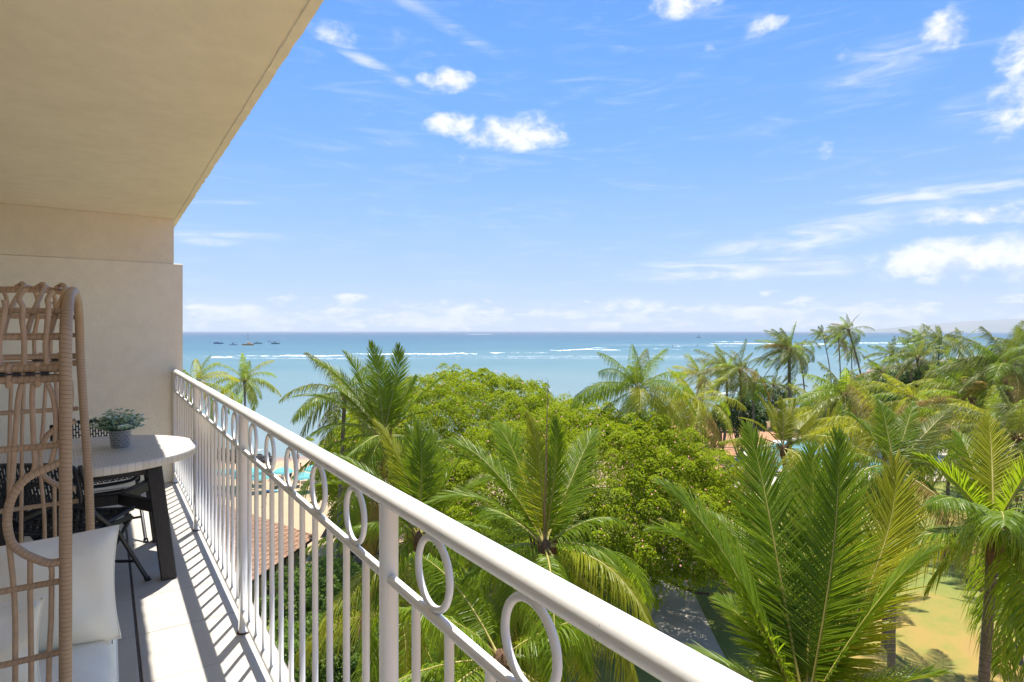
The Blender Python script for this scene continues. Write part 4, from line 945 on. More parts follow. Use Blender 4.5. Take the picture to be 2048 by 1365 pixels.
for k, (u, v, lab) in enumerate([(520, 1270, 'spiky strap leaved plant by the hut wall'), (545, 1345, 'strap leaved plant at the foot of the hedge, nearest the floor edge'), (600, 1375, 'strap leaved clump low in the bed under the railing'), (745, 1395, 'strap leaved clump in the shade under the palms')]):
    p = gpt(u, v+30); o = thing('lily_clump', lab, 'plant', p, 'strap leaved plants in the bed'); r = np.random.default_rng(500+k)
    for i in range(26):
        a = r.random()*6.28; e0 = r.uniform(.6, 1.45); L_ = r.uniform(.8, 1.35); P = np.array(arc(p, a, e0, 1.1, L_, K=6)); T_ = np.array([-math.sin(a), math.cos(a), 0]); w = np.interp(np.linspace(0, 1, 6), [0, .3, 1], [.035, .05, .004])[:, None]
        mb = MB(); mb.add(np.concatenate([P-T_*w, P+T_*w]), [(j, j+1, j+7, j+6) for j in range(5)]); one('strap_leaf', mb, m_strap, o)

# ---- palms (sightings of crown centre, distance)
S = site
palm('largest foreground palm whose fronds fan up beside the end of the white rail', S(1612, 1455, 9.0), S(1640, 1500, 9.4)*(1, 1, 0), 9, 3.6, 3, 11, rad=.16, wind=.08, spread=(-.1, -.9), dead=0, tips=[
    (1692, 838, .9, .03), (1338, 918, .9, .14), (1322, 1015, .2, .22), (1516, 822, 1.9, .02), (1848, 905, 1.0, .03, m_palmy), (1888, 1060, -.9, .16), (1300, 1275, .2, .14), (1930, 1330, -.5, .10), (1600, 930, 2.4, .0), (1440, 1000, 2.2, .06), (1760, 1000, 2.0, .05, m_palmy), (1340, 1400, -.8, .2), (1830, 1420, -1.6, .25), (1460, 1180, 1.2, .08), (1640, 860, 1.6, .02)])
palm('palm with drooping fronds whose ringed trunk rises on the dry lawn at far right', S(1988, 1078, 11.2), S(1925, 1500, 12.0)*(1, 1, 0), 5, 3.2, 3, 22, rad=.112, wind=.10, spread=(.9, -.8), dead=1, tips=[
    (1845, 905, .3, .12), (1800, 1085, -.2, .14), (1862, 1165, .6, .26), (1985, 830, 1.2, .02, m_palmy), (2110, 860, -.5, .08), (2090, 1120, -1.0, .28), (2140, 1010, -.4, .14), (1890, 980, -1.8, .1), (2060, 1250, .4, .3), (1925, 850, 1.5, .08)])
PALM5 = palm('palm with brown sheath and tall bare spear leaf in the middle behind the rail', S(1090, 1105, 15), S(1090, 1300, 15.5)*(1, 1, 0), 7, 4.0, 3, 33, rad=.16, wind=.12, spread=(.3, -.8), dead=0, tips=[
    (1072, 812, .5, .02, m_palmy), (1128, 830, .4, .02), (888, 858, .6, .26), (868, 975, -1.0, .24), (1256, 1030, .4, .24), (1262, 1140, -.8, .24), (1000, 822, 1.8, .10), (1195, 850, 2.0, .06), (935, 1140, -1.2, .22), (1365, 1300, -2.2, .28, m_palmy), (1000, 1260, -1.6, .26), (1150, 905, 2.0, .05), (1190, 1330, -2.0, .3), (940, 905, .2, .22)])
sp0 = S(1088, 1100, 15); mb = MB(); mb.tube(bez(sp0, S(1096, 760, 15.3), .01), np.linspace(.035, .006, 13), 6); one('spear_leaf', mb, m_deadf, PALM5)
palm('feathery palm with upright fronds against the sea, left of the rain tree', S(768, 880, 26), S(780, 1200, 26.5)*(1, 1, 0), 8, 4.3, 2, 44, rad=.17, wind=.12, spread=(.2, -.9), tips=[
    (748, 680, .8, .02), (700, 692, .8, .03), (812, 688, .9, .03), (645, 715, .2, .10), (603, 778, .2, .20), (620, 860, -1, .24), (905, 735, .8, .05), (860, 820, .2, .2), (690, 920, -2, .3), (600, 935, -1, .26), (730, 960, -2, .3), (835, 950, -1, .28), (770, 705, 1.8, .02), (668, 760, 1, .1), (845, 742, 1.2, .06)])
palm('bright green palm just behind the rail, its fronds upright like a shuttlecock', S(838, 1085, 17.5), S(830, 1300, 18)*(1, 1, 0), 7, 4.0, 3, 55, rad=.16, wind=.12, spread=(.2, -.9), tips=[
    (852, 812, .5, .02), (775, 838, .6, .03, m_palmy), (822, 830, 1.2, .02), (688, 905, 0, .12), (640, 955, -.3, .22), (952, 885, .5, .16), (1000, 950, 0, .22), (690, 1055, -1, .26), (628, 1085, -.6, .24), (940, 1090, -1, .26), (1010, 1060, .2, .24), (760, 1200, -1.5, .28), (905, 1210, -1, .28), (880, 850, 1.4, .05)])
palm('low palm under the rail whose dark fronds hang below the ring frieze', S(1000, 1330, 12.5), S(1010, 1500, 12.8)*(1, 1, 0), 12, 3.8, 2, 66, mat=m_palm, rad=.15, wind=.1, spread=(1.0, -.9))
palm('low palm in the bed whose fronds hang behind the thin balusters', S(800, 1235, 20), S(800, 1400, 20)*(1, 1, 0), 10, 3.6, 2, 77, mat=m_palm, rad=.15, wind=.1, spread=(.35, -.9))
palm('palm with brown sheath and long arching fronds in front of the pool', S(1790, 945, 22), S(1780, 1400, 22.3)*(1, 1, 0), 6, 4.2, 2, 88, rad=.14, wind=.22, spread=(.4, -.8), tips=[
    (1998, 985, 0, .26, m_palmd), (1632, 905, .4, .2), (1690, 985, -1.4, .26), (1900, 1010, -.4, .26), (1925, 1110, -.6, .34, m_palmd), (1735, 1060, -1, .3), (1690, 1080, -.4, .3), (1615, 862, .8, .14, m_palmy), (1835, 795, 1.2, .03), (1765, 790, 1.2, .03), (1905, 815, 1, .12, m_palmd), (1705, 822, 1, .1), (1960, 880, .6, .2), (1830, 1090, -1.2, .3)])
Gf = 'coconut palms of the seaside garden'
palm('yellowish palm crown on the lawn, right of the pool and behind the arching fronds', S(1900, 880, 50), gpt(1893, 1120), 22, 4.6, 1, 99, mat=m_palmd, wind=.35, rad=.14)
palm('palm with grey leaning trunk footed on the green lawn patch', S(1988, 850, 43), gpt(1938, 1166), 22, 4.3, 1, 111, mat=m_palmy, wind=.4, rad=.17, lean=RT*(-.6))
palm('palm with pale crossed fronds above the pool, right of centre', S(1826, 800, 56), gpt(1822, 1045), 22, 4.6, 1, 122, mat=m_palmy, wind=.4)
palm('palm with yellow tinged fronds blowing left above the pool', S(1700, 835, 55), gpt(1706, 1030), 22, 4.4, 1, 133, mat=m_palmy, wind=.5)
palm('palm right of the pool edge with fronds hanging over the lawn', S(1945, 800, 48), None, 20, 4.4, 1, 137, mat=m_palmd, wind=.45)
palm('bright yellow green palm in front of the pool, left of the big foreground fan', S(1566, 900, 36), S(1590, 1200, 36.3)*(1, 1, 0), 10, 4.0, 2, 144, mat=m_palmy, wind=.2, spread=(.5, -.6), tips=[
    (1528, 790, .6, .05), (1490, 830, .4, .16), (1460, 880, 0, .24), (1480, 925, -.5, .26), (1600, 795, .8, .03), (1640, 820, .8, .06, m_palmy), (1570, 785, 1, .02), (1650, 880, 0, .2), (1545, 800, 1.2, .03), (1620, 950, -1, .24)])
palm('palm with thick brown crown base right of the rain tree, against the water', S(1275, 782, 45), S(1285, 1100, 45)*(1, 1, 0), 26, 5.0, 2, 155, wind=.18, rad=.18, spread=(1.45, -.75))
palm('palm behind the rain tree shoulder with dark straight trunk', S(1391, 806, 60), gpt(1396, 960), 26, 5.4, 1, 166, mat=m_palmy, wind=.35)
palm('windblown palm with slender trunk standing on the reddish sand', S(1452, 740, 90), gpt(1443, 908), 24, 5.4, 1, 177, mat=m_palmd, wind=.6, rad=.19, lean=RT*1.2)
palm('palm close behind the windblown one, its trunk slightly to the right', S(1480, 742, 84), gpt(1484, 925), 22, 5.0, 1, 188, mat=m_palmd, wind=.5, rad=.19)
palm('short upright palm on the shore between the tall ones', S(1508, 768, 84), gpt(1506, 932), 16, 3.3, 1, 199, wind=.25, rad=.17)
palm('palm behind the reddish sand with its crown over the low trees', S(1398, 752, 98), gpt(1410, 880), 22, 5.2, 1, 204, mat=m_palmy, wind=.5)
palm('small fan shaped palm on the water edge, left of the tall dark trunk', S(1547, 772, 116), None, 16, 3.0, 0, 211, wind=.1, dead=0, mat=m_palmd)
palm('small fan shaped palm on the water edge, right of its twin', S(1583, 778, 116), None, 16, 3.0, 0, 222, wind=.1, dead=0, mat=m_palmd)
palm('tall dark palm with heavy windswept head left of the thin trio', S(1578, 700, 82), gpt(1580, 940), 30, 4.6, 1, 233, mat=m_palmd, wind=.7, rad=.24)
palm('thin curved palm just right of the tall dark one', S(1597, 706, 118), gpt(1606, 850), 14, 3.8, 0, 244, mat=m_palmd, wind=.6, lean=RT*1.0)
palm('leftmost and smallest of the thin palms before the bay', S(1645, 668, 165), gpt(1664, 790), 16, 3.2, 0, 255, mat=m_palmd, wind=.8)
palm('middle one of the thin palms before the bay', S(1677, 676, 138), gpt(1682, 810), 18, 4.0, 0, 266, mat=m_palmd, wind=.7)
palm('tallest of the thin palms, leaning left over the bay', S(1697, 661, 124), gpt(1732, 815), 22, 4.6, 0, 277, mat=m_palmd, wind=.7, lean=RT*(-.8), rad=.2)
palm('low round headed palm under the tallest leaning one', S(1703, 700, 150), gpt(1704, 800), 20, 4.0, 0, 288, mat=m_palmd, wind=.3)
palm('palm leaning left over the shore at the right end of the bay', S(1783, 712, 108), gpt(1822, 800), 22, 4.4, 0, 299, mat=m_palmd, wind=.5, lean=RT*1.5)
palm('full headed palm right of the leaning shore palm', S(1835, 718, 86), gpt(1838, 830), 26, 4.6, 1, 303, mat=m_palmd, wind=.35)
palm('palm behind the full headed one with its crown at the skyline', S(1842, 684, 108), None, 22, 4.6, 0, 311, mat=m_palmd, wind=.7)
palm('dark palm at the skyline right of the full headed pair', S(1879, 684, 100), None, 22, 4.4, 0, 322, mat=m_palmd, wind=.5)
palm('pale palm at the skyline before the hazy headland', S(1922, 690, 124), None, 20, 4.6, 0, 333, mat=m_palmy, wind=.5)
palm('big windswept palm at the right edge with its head above the horizon', S(2006, 735, 48), S(2032, 1000, 48.5)*(1, 1, 0), 26, 4.6, 2, 344, mat=m_palmd, wind=.55, rad=.2, lean=RT*.8)
palm('palm cut by the right edge of the view behind the windswept one', S(2046, 700, 75), None, 22, 4.6, 1, 355, mat=m_palmd, wind=.5)
palm('grey palm with upright fronds before the bay, below the thin trio', S(1690, 795, 46), None, 18, 3.6, 1, 366, mat=m_palmd, wind=.25, spread=(1.4, -.4))
palm('palm at far left with its crown cut by the wall', S(394, 768, 60), None, 22, 4.2, 1, 377, wind=.1, mat=m_palm)
palm('small palm over the water just right of the balcony wall', S(489, 762, 74), gpt(492, 990), 20, 4.2, 1, 388, wind=.1, mat=m_palm)
palm('palm with grey fronds peeping over the feathery palm at left', S(690, 790, 38), None, 18, 3.9, 1, 399, wind=.15, mat=m_palmd)
palm('light green palm on the lawn in front of the dark evergreen', S(1768, 862, 36), None, 20, 4.2, 2, 411, mat=m_palmy, wind=.4)
palm('pale palm right of the pool screen with long hanging fronds', S(2035, 880, 33), None, 20, 4.3, 2, 422, mat=m_palmd, wind=.45)
palm('yellow green palm above the pool water, left of the wind bent ones', S(1640, 822, 62), None, 20, 4.3, 1, 433, mat=m_palmy, wind=.45)
palm('palm over the dry thicket just left of the windswept giant', S(1925, 770, 60), None, 20, 4.4, 1, 444, mat=m_palmy, wind=.5)
palm('palm above the low trees left of the full headed pair', S(1765, 745, 95), None, 18, 4.2, 0, 455, mat=m_palmd, wind=.5)

# ================================================================== HUTS, BEACH, BOATS
m_shing = Mat('cedar_shingle'); M = m_shing; c = M.coord('Position'); g_ = M.nd('ShaderNodeNewGeometry'); n1 = M.noise(c, 2.2, 4); n2 = M.noise(c, 24, 4, .7)
M.set(Base_Color=M.mix(M.math('MULTIPLY', n2, .45), M.mix(g_.outputs['Random Per Island'], (.20, .095, .048, 1), (.37, .20, .11, 1)), (.26, .20, .16, 1)), Roughness=.85); M.bump(n2, .4, .02); m_shing = M.m
m_dark2 = simple('shadow_board', (.02, .018, .015), .9)
m_hutw = simple('hut_wall_boards', (.34, .28, .20), .85, .15, 2, coord='Position')
m_timber = simple('dark_timber', (.045, .032, .024), .8, .3, 4, coord='Position')
def roof_plane(par, a, b, c_, d, rows_, w, seed):
    """a-b eave, d-c ridge side; one course at a time"""
    a, b, c_, d = [np.asarray(x, float) for x in (a, b, c_, d)]; r = np.random.default_rng(seed)
    nn = np.cross(b-a, d-a); nn /= np.linalg.norm(nn); nn = nn if nn[2] > 0 else -nn
    mb = MB(); mb.add([a, b, c_, d], [(0, 1, 2, 3)], smooth=False); one('roof_board', mb, m_dark2, par)
    for k in range(rows_):
        t0, t1 = k/rows_, (k+1.25)/rows_; p0, q0 = a+(d-a)*t0, b+(c_-b)*t0; p1, q1 = a+(d-a)*min(t1, 1), b+(c_-b)*min(t1, 1)
        Ln = np.linalg.norm(q0-p0); n = max(2, int(Ln/w)); V = []; F = []
        for i in range(n):
            s0, s1 = (i+.06*r.random())/n, (i+.93)/n; off = nn*(.045+.02*r.random()); dn = (p0-p1)/np.linalg.norm(p0-p1)*r.uniform(0, .05)
            A0, A1 = p0+(q0-p0)*s0+dn, p0+(q0-p0)*s1+dn; B0, B1 = p1+(q1-p1)*s0, p1+(q1-p1)*s1; m = len(V)
            V += [A0+off, A1+off, B1+nn*.012, B0+nn*.012, A0+nn*.005, A1+nn*.005]; F += [(m, m+1, m+2, m+3), (m+4, m+5, m+1, m)]
        mb = MB(); mb.add(V, F, smooth=False); o = one('shingle_course', mb, m_shing, par); o['kind'] = 'stuff'
hut = thing('beach_hut', 'timber hut with brown shingle roof seen between the balusters', 'hut', rf(-19, 38, 0))
e1, e2, e3, r1, r2_ = rf(-17.9, 27, 3.0), rf(-14.8, 46, 3.0), rf(-15.1, 48.9, 3.0), rf(-24.0, 28, 5.9), rf(-21.6, 45.2, 5.6)
roof_plane(hut, e1, e2, r2_, r1, 22, .30, 1); roof_plane(hut, e2, rf(-24, 49.5, 3.0), r2_+FW*.1, r2_, 18, .30, 2)
for z0, z1, m, off in ((0, 1.0, m_hutw, .0), (1.0, 2.9, m_hutw, .0)):
    mb = MB(); a, b = rf(-18.6+off, 27, 0), rf(-15.6+off, 46, 0); mb.bar((a+b)/2*0+a+UP*(z0+z1)/2, b+UP*(z0+z1)/2, .08, z1-z0-.02); one('wall_panel', mb, m, hut)
for k in range(9):
    a = rf(-18.6, 27, 0)+(rf(-15.6, 46, 0)-rf(-18.6, 27, 0))*(k+.5)/9; mb = MB(); mb.box(a+RT*.12+UP*1.45, (.16, .16, 2.9)); one('post', mb, m_timber, hut)
    mb = MB(); mb.box(a+FW*1.0+RT*.09+UP*1.9, (.25, .7, 1.2), rotz(-YAW)); one('window', mb, m_dark2, hut)
mb = MB(); mb.bar(e1-UP*.06+RT*.02, e2-UP*.06+RT*.02, .05, .2); one('fascia', mb, m_timber, hut)
hut2 = thing('garden_pavilion', 'low open pavilion with orange brown roof behind the shingled hut', 'pavilion', rf(-12.5, 48, 0))
roof_plane(hut2, rf(-14.6, 46.4, 2.75), rf(-10.4, 46.8, 2.75), rf(-10.8, 50.5, 3.9), rf(-14.4, 50.2, 3.9), 12, .30, 3)
for r, f in ((-14.2, 46.9), (-12.4, 47), (-10.8, 47.2), (-10.9, 50.3), (-14.2, 50)):
    mb = MB(); mb.box(rf(r, f, 1.37), (.14, .14, 2.74)); one('post', mb, m_timber, hut2)
mb = MB(); mb.bar(rf(-14.2, 50.1, 1.3), rf(-10.9, 50.4, 1.3), .1, 2.6); one('back_wall', mb, m_timber, hut2)

m_teal = Mat('teal_canvas'); M = m_teal; c = M.coord('Position'); M.set(Base_Color=M.ramp(M.noise(c, 3, 3), [(.3, (.13, .46, .47)), (.7, (.19, .54, .54))]), Roughness=.8)
t_ = M.nd('ShaderNodeBsdfTranslucent'); t_.inputs[0].default_value = (.2, .62, .62, 1); mm = M.nd('ShaderNodeMixShader'); mm.inputs[0].default_value = .25; M.l.new(M.b.outputs[0], mm.inputs[1]); M.l.new(t_.outputs[0], mm.inputs[2]); M.l.new(mm.outputs[0], M.out.inputs[0]); m_teal = m_teal.m
m_white = simple('white_plastic', (.72, .70, .66), .5, .05); m_tan = simple('tan_sling', (.42, .35, .27), .8, .12, 20); m_blue = simple('blue_foam', (.03, .33, .66), .5, .1); m_purple = simple('purple_vinyl', (.20, .12, .55), .35, .3, 6)
def gz1(r, f): return float(gz(np.array(float(r)), np.array(float(f))))
def onbeach(u, v, h=0.0):
    z = -.5
    for _ in range(6):
        p = gpt(u, v, z+h); z = gz1(p@RT, p@FW)
    p[2] = z; return p
def umbrella(label, u, v, seed, rad=1.25):
    p = onbeach(u, v, 2.15); r = np.random.default_rng(seed); o = thing('beach_umbrella', label, 'umbrella', p, 'teal umbrellas on the beach')
    mb = MB(); mb.tube([p-UP*.3, p+UP*2.2], .022, 8); one('pole', mb, m_white, o)
    tl = np.array([r.normal(0, .05), r.normal(0, .05), 1]); mb = MB(); V = [p+UP*2.15]; a0 = r.random()
    for ring, (rr_, h) in enumerate(((.45, -.06), (.85, -.2), (1.0, -.30))):
        for k in range(16):
            a = a0+k*2*math.pi/16; sag = 0 if k % 2 == 0 else -.035*ring-.02
            q = np.array([math.cos(a), math.sin(a), 0])*rad*rr_*(1 if k % 2 == 0 else .965); V.append(p+q+UP*(2.15+h*rad*1.5+sag-q@tl*.4*0))
    F3 = [(0, 1+k, 1+(k+1) % 16) for k in range(16)]; mb.add(V, F3, smooth=False); b = 0
    F4 = [(1+rg*16+k, 1+(rg+1)*16+k, 1+(rg+1)*16+(k+1) % 16, 1+rg*16+(k+1) % 16) for rg in range(2) for k in range(16)]
    mb.F.append(np.array(F4)); mb.M.append(np.zeros(len(F4), int)); mb.S.append(np.zeros(len(F4), bool)); cn = one('canopy', mb, m_teal, o)
    mb = MB(); mb.lathe([(0, .10), (.03, .08), (.05, .0), (.0, -.02)], p+UP*2.17, 8); one('finial', mb, m_teal, o)
for k, (u, v, lab) in enumerate([(566, 935, 'teal beach umbrella left of the centre pair, beside the ring with people behind'), (606, 945, 'teal beach umbrella over the two tan loungers'), (628, 930, 'teal beach umbrella set back behind the loungers, nearest the sitting bathers'), (662, 944, 'teal beach umbrella partly hidden by the palm fronds'), (510, 935, 'teal beach umbrella just right of the second post'),
                                  (520, 946, 'teal beach umbrella in front of its neighbour near the second post'), (455, 938, 'teal beach umbrella seen between balusters, right one of the left pair'), (428, 938, 'leftmost teal beach umbrella behind the balusters'), (482, 944, 'teal beach umbrella half hidden by the second post')]): umbrella(lab, u, v, 30+k)
def lounger(label, u, v, yaw):
    p = onbeach(u, v); Rz = rotz(yaw); T = lambda q: Rz@np.array(q, float)+p; o = thing('beach_lounger', label, 'lounger', p, 'loungers on the sand')
    mb = MB(); mb.add([T(q) for q in ((-.3, -.95, .34), (.3, -.95, .34), (.3, .35, .36), (-.3, .35, .36))], [(0, 1, 2, 3)]); one('seat', mb, m_tan, o)
    mb = MB(); mb.add([T(q) for q in ((-.3, .36, .365), (.3, .36, .365), (.3, .88, .85), (-.3, .88, .85))], [(0, 1, 2, 3)]); one('backrest', mb, m_tan, o)
    mb = MB()
    for s2 in (-.32, .32): mb.tube([T((s2, -1, .34)), T((s2, .36, .36)), T((s2, .9, .87))], .025, 6)
    mb.tube([T((-.32, -1, .34)), T((.32, -1, .34))], .025, 6); mb.tube([T((-.32, .9, .87)), T((.32, .9, .87))], .025, 6); one('frame', mb, m_white, o)
    for x in (-.32, .32):
        for y in (-.8, .3): mb = MB(); mb.tube([T((x, y, .36)), T((x, y, 0))], .022, 6); one('leg', mb, m_white, o)
for k, (u, v, y, lab) in enumerate([(594, 972, .35, 'left one of the two tan loungers under the umbrella'), (608, 973, .30, 'right one of the two tan loungers under the umbrella'), (634, 957, .2, 'tan lounger farther back beside the ring float'), (548, 975, .5, 'tan lounger left of the blue board'), (562, 972, .4, 'tan lounger just behind the blue board'), (520, 972, .3, 'tan lounger in the shade near the second post'), (500, 968, .3, 'tan lounger behind the second post')]): lounger(lab, u, v, y-YAW+math.pi)
p = onbeach(541, 983); o = thing('bodyboard', 'bright blue board lying on the sand', 'board', p); mb = MB(); t = np.linspace(0, 2*np.pi, 20, endpoint=False); mb.poly([(p[0]+RT[0]*1.0*math.cos(a)+FW[0]*.32*math.sin(a), p[1]+RT[1]*1.0*math.cos(a)+FW[1]*.32*math.sin(a)) for a in t], p[2]+.02, p[2]+.08); one('deck', mb, m_blue, o)
mb = MB(); mb.poly([(p[0]+RT[0]*.8*math.cos(a)+FW[0]*.2*math.sin(a), p[1]+RT[1]*.8*math.cos(a)+FW[1]*.2*math.sin(a)) for a in t], p[2]+.081, p[2]+.09); one('pad', mb, simple('pale_blue_pad', (.2, .55, .75), .6), o)
p = onbeach(634, 972); o = thing('ring_float', 'purple and white inflatable ring on the sand', 'float', p); th = np.linspace(0, 2*np.pi, 24, endpoint=False)
mb = MB(); mb.tube(p+np.c_[np.cos(th)*.5, np.sin(th)*.5, np.full(24, .18)], .19, 10, closed=True); one('tube', mb, m_purple, o)
for k in range(4): mb = MB(); a = k*math.pi/2+.4; aa = np.linspace(a, a+.45, 6); mb.tube(p+np.c_[np.cos(aa)*.5, np.sin(aa)*.5, np.full(6, .18)], .194, 10); one('stripe', mb, m_white, o)
# people
SKIN = [simple('skin_tan', (.42, .22, .13), .6, .08), simple('skin_light', (.56, .34, .23), .6, .08), simple('skin_brown', (.26, .13, .08), .6, .08)]
m_hair = simple('dark_hair', (.02, .014, .01), .6)
CL = {'black': simple('black_swimwear', (.015, .015, .018), .7), 'pink': simple('pink_shirt', (.62, .22, .26), .8), 'white': simple('white_shirt', (.72, .72, .72), .8), 'navy': simple('navy_shorts', (.03, .05, .16), .8), 'olive': simple('olive_shorts', (.12, .14, .08), .8)}
def person(label, u, v, pose, yaw, sk, top=None, bottom='black', h=1.7):
    p = onbeach(u, v); Rz = rotz(yaw); k = h/1.7; T = lambda q: Rz@(np.array(q, float)*k)+p
    if pose == 'sit':
        hip, ch, nk, hd = (0, 0, .14), (0, -.12, .42), (0, -.13, .60), (0, -.10, .72); legs = [[(s*.10, .02, .13), (s*.14, .38, .42), (s*.13, .62, .08), (s*.13, .78, .06)] for s in (-1, 1)]; arms = [[(s*.18, -.12, .55), (s*.26, -.05, .33), (s*.2, .2, .28), (s*.18, .3, .28)] for s in (-1, 1)]
    else:
        st = .22 if pose == 'walk' else .05; hip, ch, nk, hd = (0, 0, .92), (0, 0, 1.22), (0, .01, 1.45), (0, .03, 1.58)
        legs = [[(s*.09, 0, .88), (s*.10, s*st*.6+.03, .48), (s*.10, s*st, .08), (s*.10, s*st+.12, .04)] for s in (-1, 1)]; arms = [[(s*.19, 0, 1.38), (s*.25, -s*st*.4-.02, 1.10), (s*.24, -s*st*.6+.06, .86), (s*.23, -s*st*.6+.09, .78)] for s in (-1, 1)]
    V = [hip, ch, nk, hd]; E = [(0, 1), (1, 2), (2, 3)]; R2 = [.14, .15, .055, .10]
    for a, root, rad in ((legs[0], 0, (.085, .06, .042, .035)), (legs[1], 0, (.085, .06, .042, .035)), (arms[0], 1, (.055, .042, .033, .03)), (arms[1], 1, (.055, .042, .033, .03))):
        pr = root
        for q, r in zip(a, rad): V.append(q); R2.append(r); E.append((pr, len(V)-1)); pr = len(V)-1
    me = bpy.data.meshes.new('person'); me.from_pydata([tuple(T(q)) for q in V], E, []); o = thing('person', label, 'person', p, 'people on the beach')
    b = link('body', me, o); md = b.modifiers.new('Skin', 'SKIN'); 
    for i, r in enumerate(R2): me.skin_vertices[0].data[i].radius = (r*k, r*k); me.skin_vertices[0].data[i].use_root = (i == 0)
    sb = b.modifiers.new('Sub', 'SUBSURF'); sb.levels = 1; sb.render_levels = 1; me.materials.append(sk)
    mb = MB(); c = T(np.array(hd)+(0, -.015, .03)); mb.lathe([(0, .115), (.06, .10), (.10, .05), (.112, 0), (.105, -.06), (.08, -.10)], c, 10); one('hair', mb, m_hair, o)
    mb = MB(); hp = np.array(hip, float); mb.tube([T(hp+(0, 0, .08)), T(hp+(0, 0, -.10))], [.155*k, .175*k], 10)
    for a in legs: mb.tube([T(a[0]), T(np.array(a[0])*.55+np.array(a[1])*.45)], [.115*k, .10*k], 8)
    one('shorts', mb, CL[bottom], o)
    if top: mb = MB(); mb.tube([T(hp+(0, 0, .06)), T(ch), T(np.array(nk)+(0, 0, -.06))], [.165*k, .185*k, .12*k], 10); one('shirt', mb, CL[top], o)
for a in [('man in dark shorts walking along the water line', 578, 923, 'walk', 1.2, SKIN[0]), ('man in olive shorts standing beside the walking man, back to us', 595, 927, 'stand', -.5, SKIN[0], None, 'olive'), ('sitting bather with a small blue toy beside the water', 603, 938, 'sit', -1.6, SKIN[1]), ('bather sitting behind the far umbrella', 622, 931, 'sit', .4, SKIN[1], None, 'navy'),
          ('person in a pink shirt and dark shorts walking up the sand', 529, 1012, 'walk', 2.6, SKIN[1], 'pink'), ('person in a white shirt seated under the umbrella beside the ring', 565, 958, 'sit', .3, SKIN[1], 'white', 'navy'), ('person in black sitting under the left umbrella', 580, 955, 'sit', .5, SKIN[2], 'black'), ('bather with a shirt sitting near the left loungers', 548, 962, 'sit', 1.0, SKIN[0], 'white', 'navy')]: person(*a)
# lava rocks
m_rock = simple('lava_rock', (.045, .04, .038), .9, .45, 2.5, .6, 8, coord='Position', bdist=.1)
rocks = []
for k in range(4):
    r = np.random.default_rng(700+k); mb = MB(); n = 10; m = 7; th = np.linspace(0, 2*np.pi, n, endpoint=False); ph = np.linspace(.05, np.pi-.05, m)
    rad = 1+.28*r.normal(0, 1, (m, n)).clip(-1.2, 1.2)*.7; V = np.stack([rad*np.sin(ph)[:, None]*np.cos(th), rad*np.sin(ph)[:, None]*np.sin(th), rad*np.cos(ph)[:, None]*.75+0*th], -1).reshape(-1, 3)
    F = [(i*n+j, i*n+(j+1) % n, (i+1)*n+(j+1) % n, (i+1)*n+j) for i in range(m-1) for j in range(n)]; mb.add(V, np.array(F)[:, ::-1], smooth=False); rocks.append(mb.mesh('lava_rock', m_rock))
r = np.random.default_rng(77)
for k in range(46):
    t = k/45; u = 440+108*t+r.normal(0, 3); v = 916+4*t+r.normal(0, 4.5); p = gpt(u, v, SEA+.5); s_ = r.uniform(.5, 1.15)*(1-.35*t)
    o = link('lava_rock', rocks[k % 4], loc=(p[0], p[1], SEA+.3+r.uniform(-.1, .8)*(1-.5*t)), rot=(r.random()*.6, r.random()*.6, r.random()*6)); o.scale = (s_, s_*.9, s_*.8)
    tag(o, 'black lava rock of the groin between beach and water', 'rock', 'lava rocks of the groin')
# grove furniture under the far palms
bm = thing('picnic_shelter', 'weathered dark timber beam and posts standing on the reddish sand', 'shelter', gpt(1465, 893))
b0 = onbeach(1455, 893); 
for q in (-1.2, 1.6):
    mb = MB(); mb.box(b0+RT*q+UP*1.1, (.45, .45, 2.2)); one('post', mb, m_timber, bm)
mb = MB(); mb.bar(b0+RT*-2.6+UP*2.35+FW*.2, b0+RT*4.6+UP*2.15, .5, .3); one('beam', mb, m_timber, bm)
mb = MB(); mb.bar(b0+RT*1.6+UP*.5, b0+RT*3.4+UP*2.1, .2, .2); one('strut', mb, m_timber, bm)
st_ = onbeach(1427, 905); o = thing('timber_stand', 'dark square timber stand with cap beside the palm trunks', 'stand', st_); mb = MB(); mb.box(st_+UP*1.1, (.5, .5, 2.2)); one('post', mb, m_timber, o); mb = MB(); mb.box(st_+UP*2.3, (1.2, 1.2, .18)); one('cap', mb, m_timber, o)
p = onbeach(1612, 822); o = thing('beach_tarp', 'bright blue tarp shelter on the sand beyond the palms', 'tarp', p); mb = MB(); hw_ = [(-3, -1, 1.0), (-1, -1.2, 1.5), (1.2, -1, 1.2), (3, -.8, 1.5)]
mb.add([p+RT*a+FW*b+UP*c for a, b, c in hw_]+[p+RT*a+FW*(b+2.4)+UP*(c+.1) for a, b, c in hw_], [(i, i+1, i+5, i+4) for i in range(3)]); one('canopy', mb, simple('blue_tarp', (.02, .16, .60), .5), o)
for a in (-2.8, 2.8): mb = MB(); mb.tube([p+RT*a, p+RT*a+UP*1.2], .03, 6); one('pole', mb, m_white, o)
p = gpt(1808, 958); o = thing('pool_screen', 'turquoise panel screen with dark posts at the pool corner', 'screen', p); m_turq = simple('turquoise_panel', (.08, .50, .55), .5, .1)
for k in range(3): mb = MB(); mb.box(p+RT*(k-1)*1.05+UP*.75, (1.0, .05, 1.4), rotz(-YAW)); one('panel', mb, m_turq, o)
for k in range(4): mb = MB(); mb.box(p+RT*(k-1.5)*1.05+UP*.8, (.05, .07, 1.6), rotz(-YAW)); one('post', mb, m_timber, o)

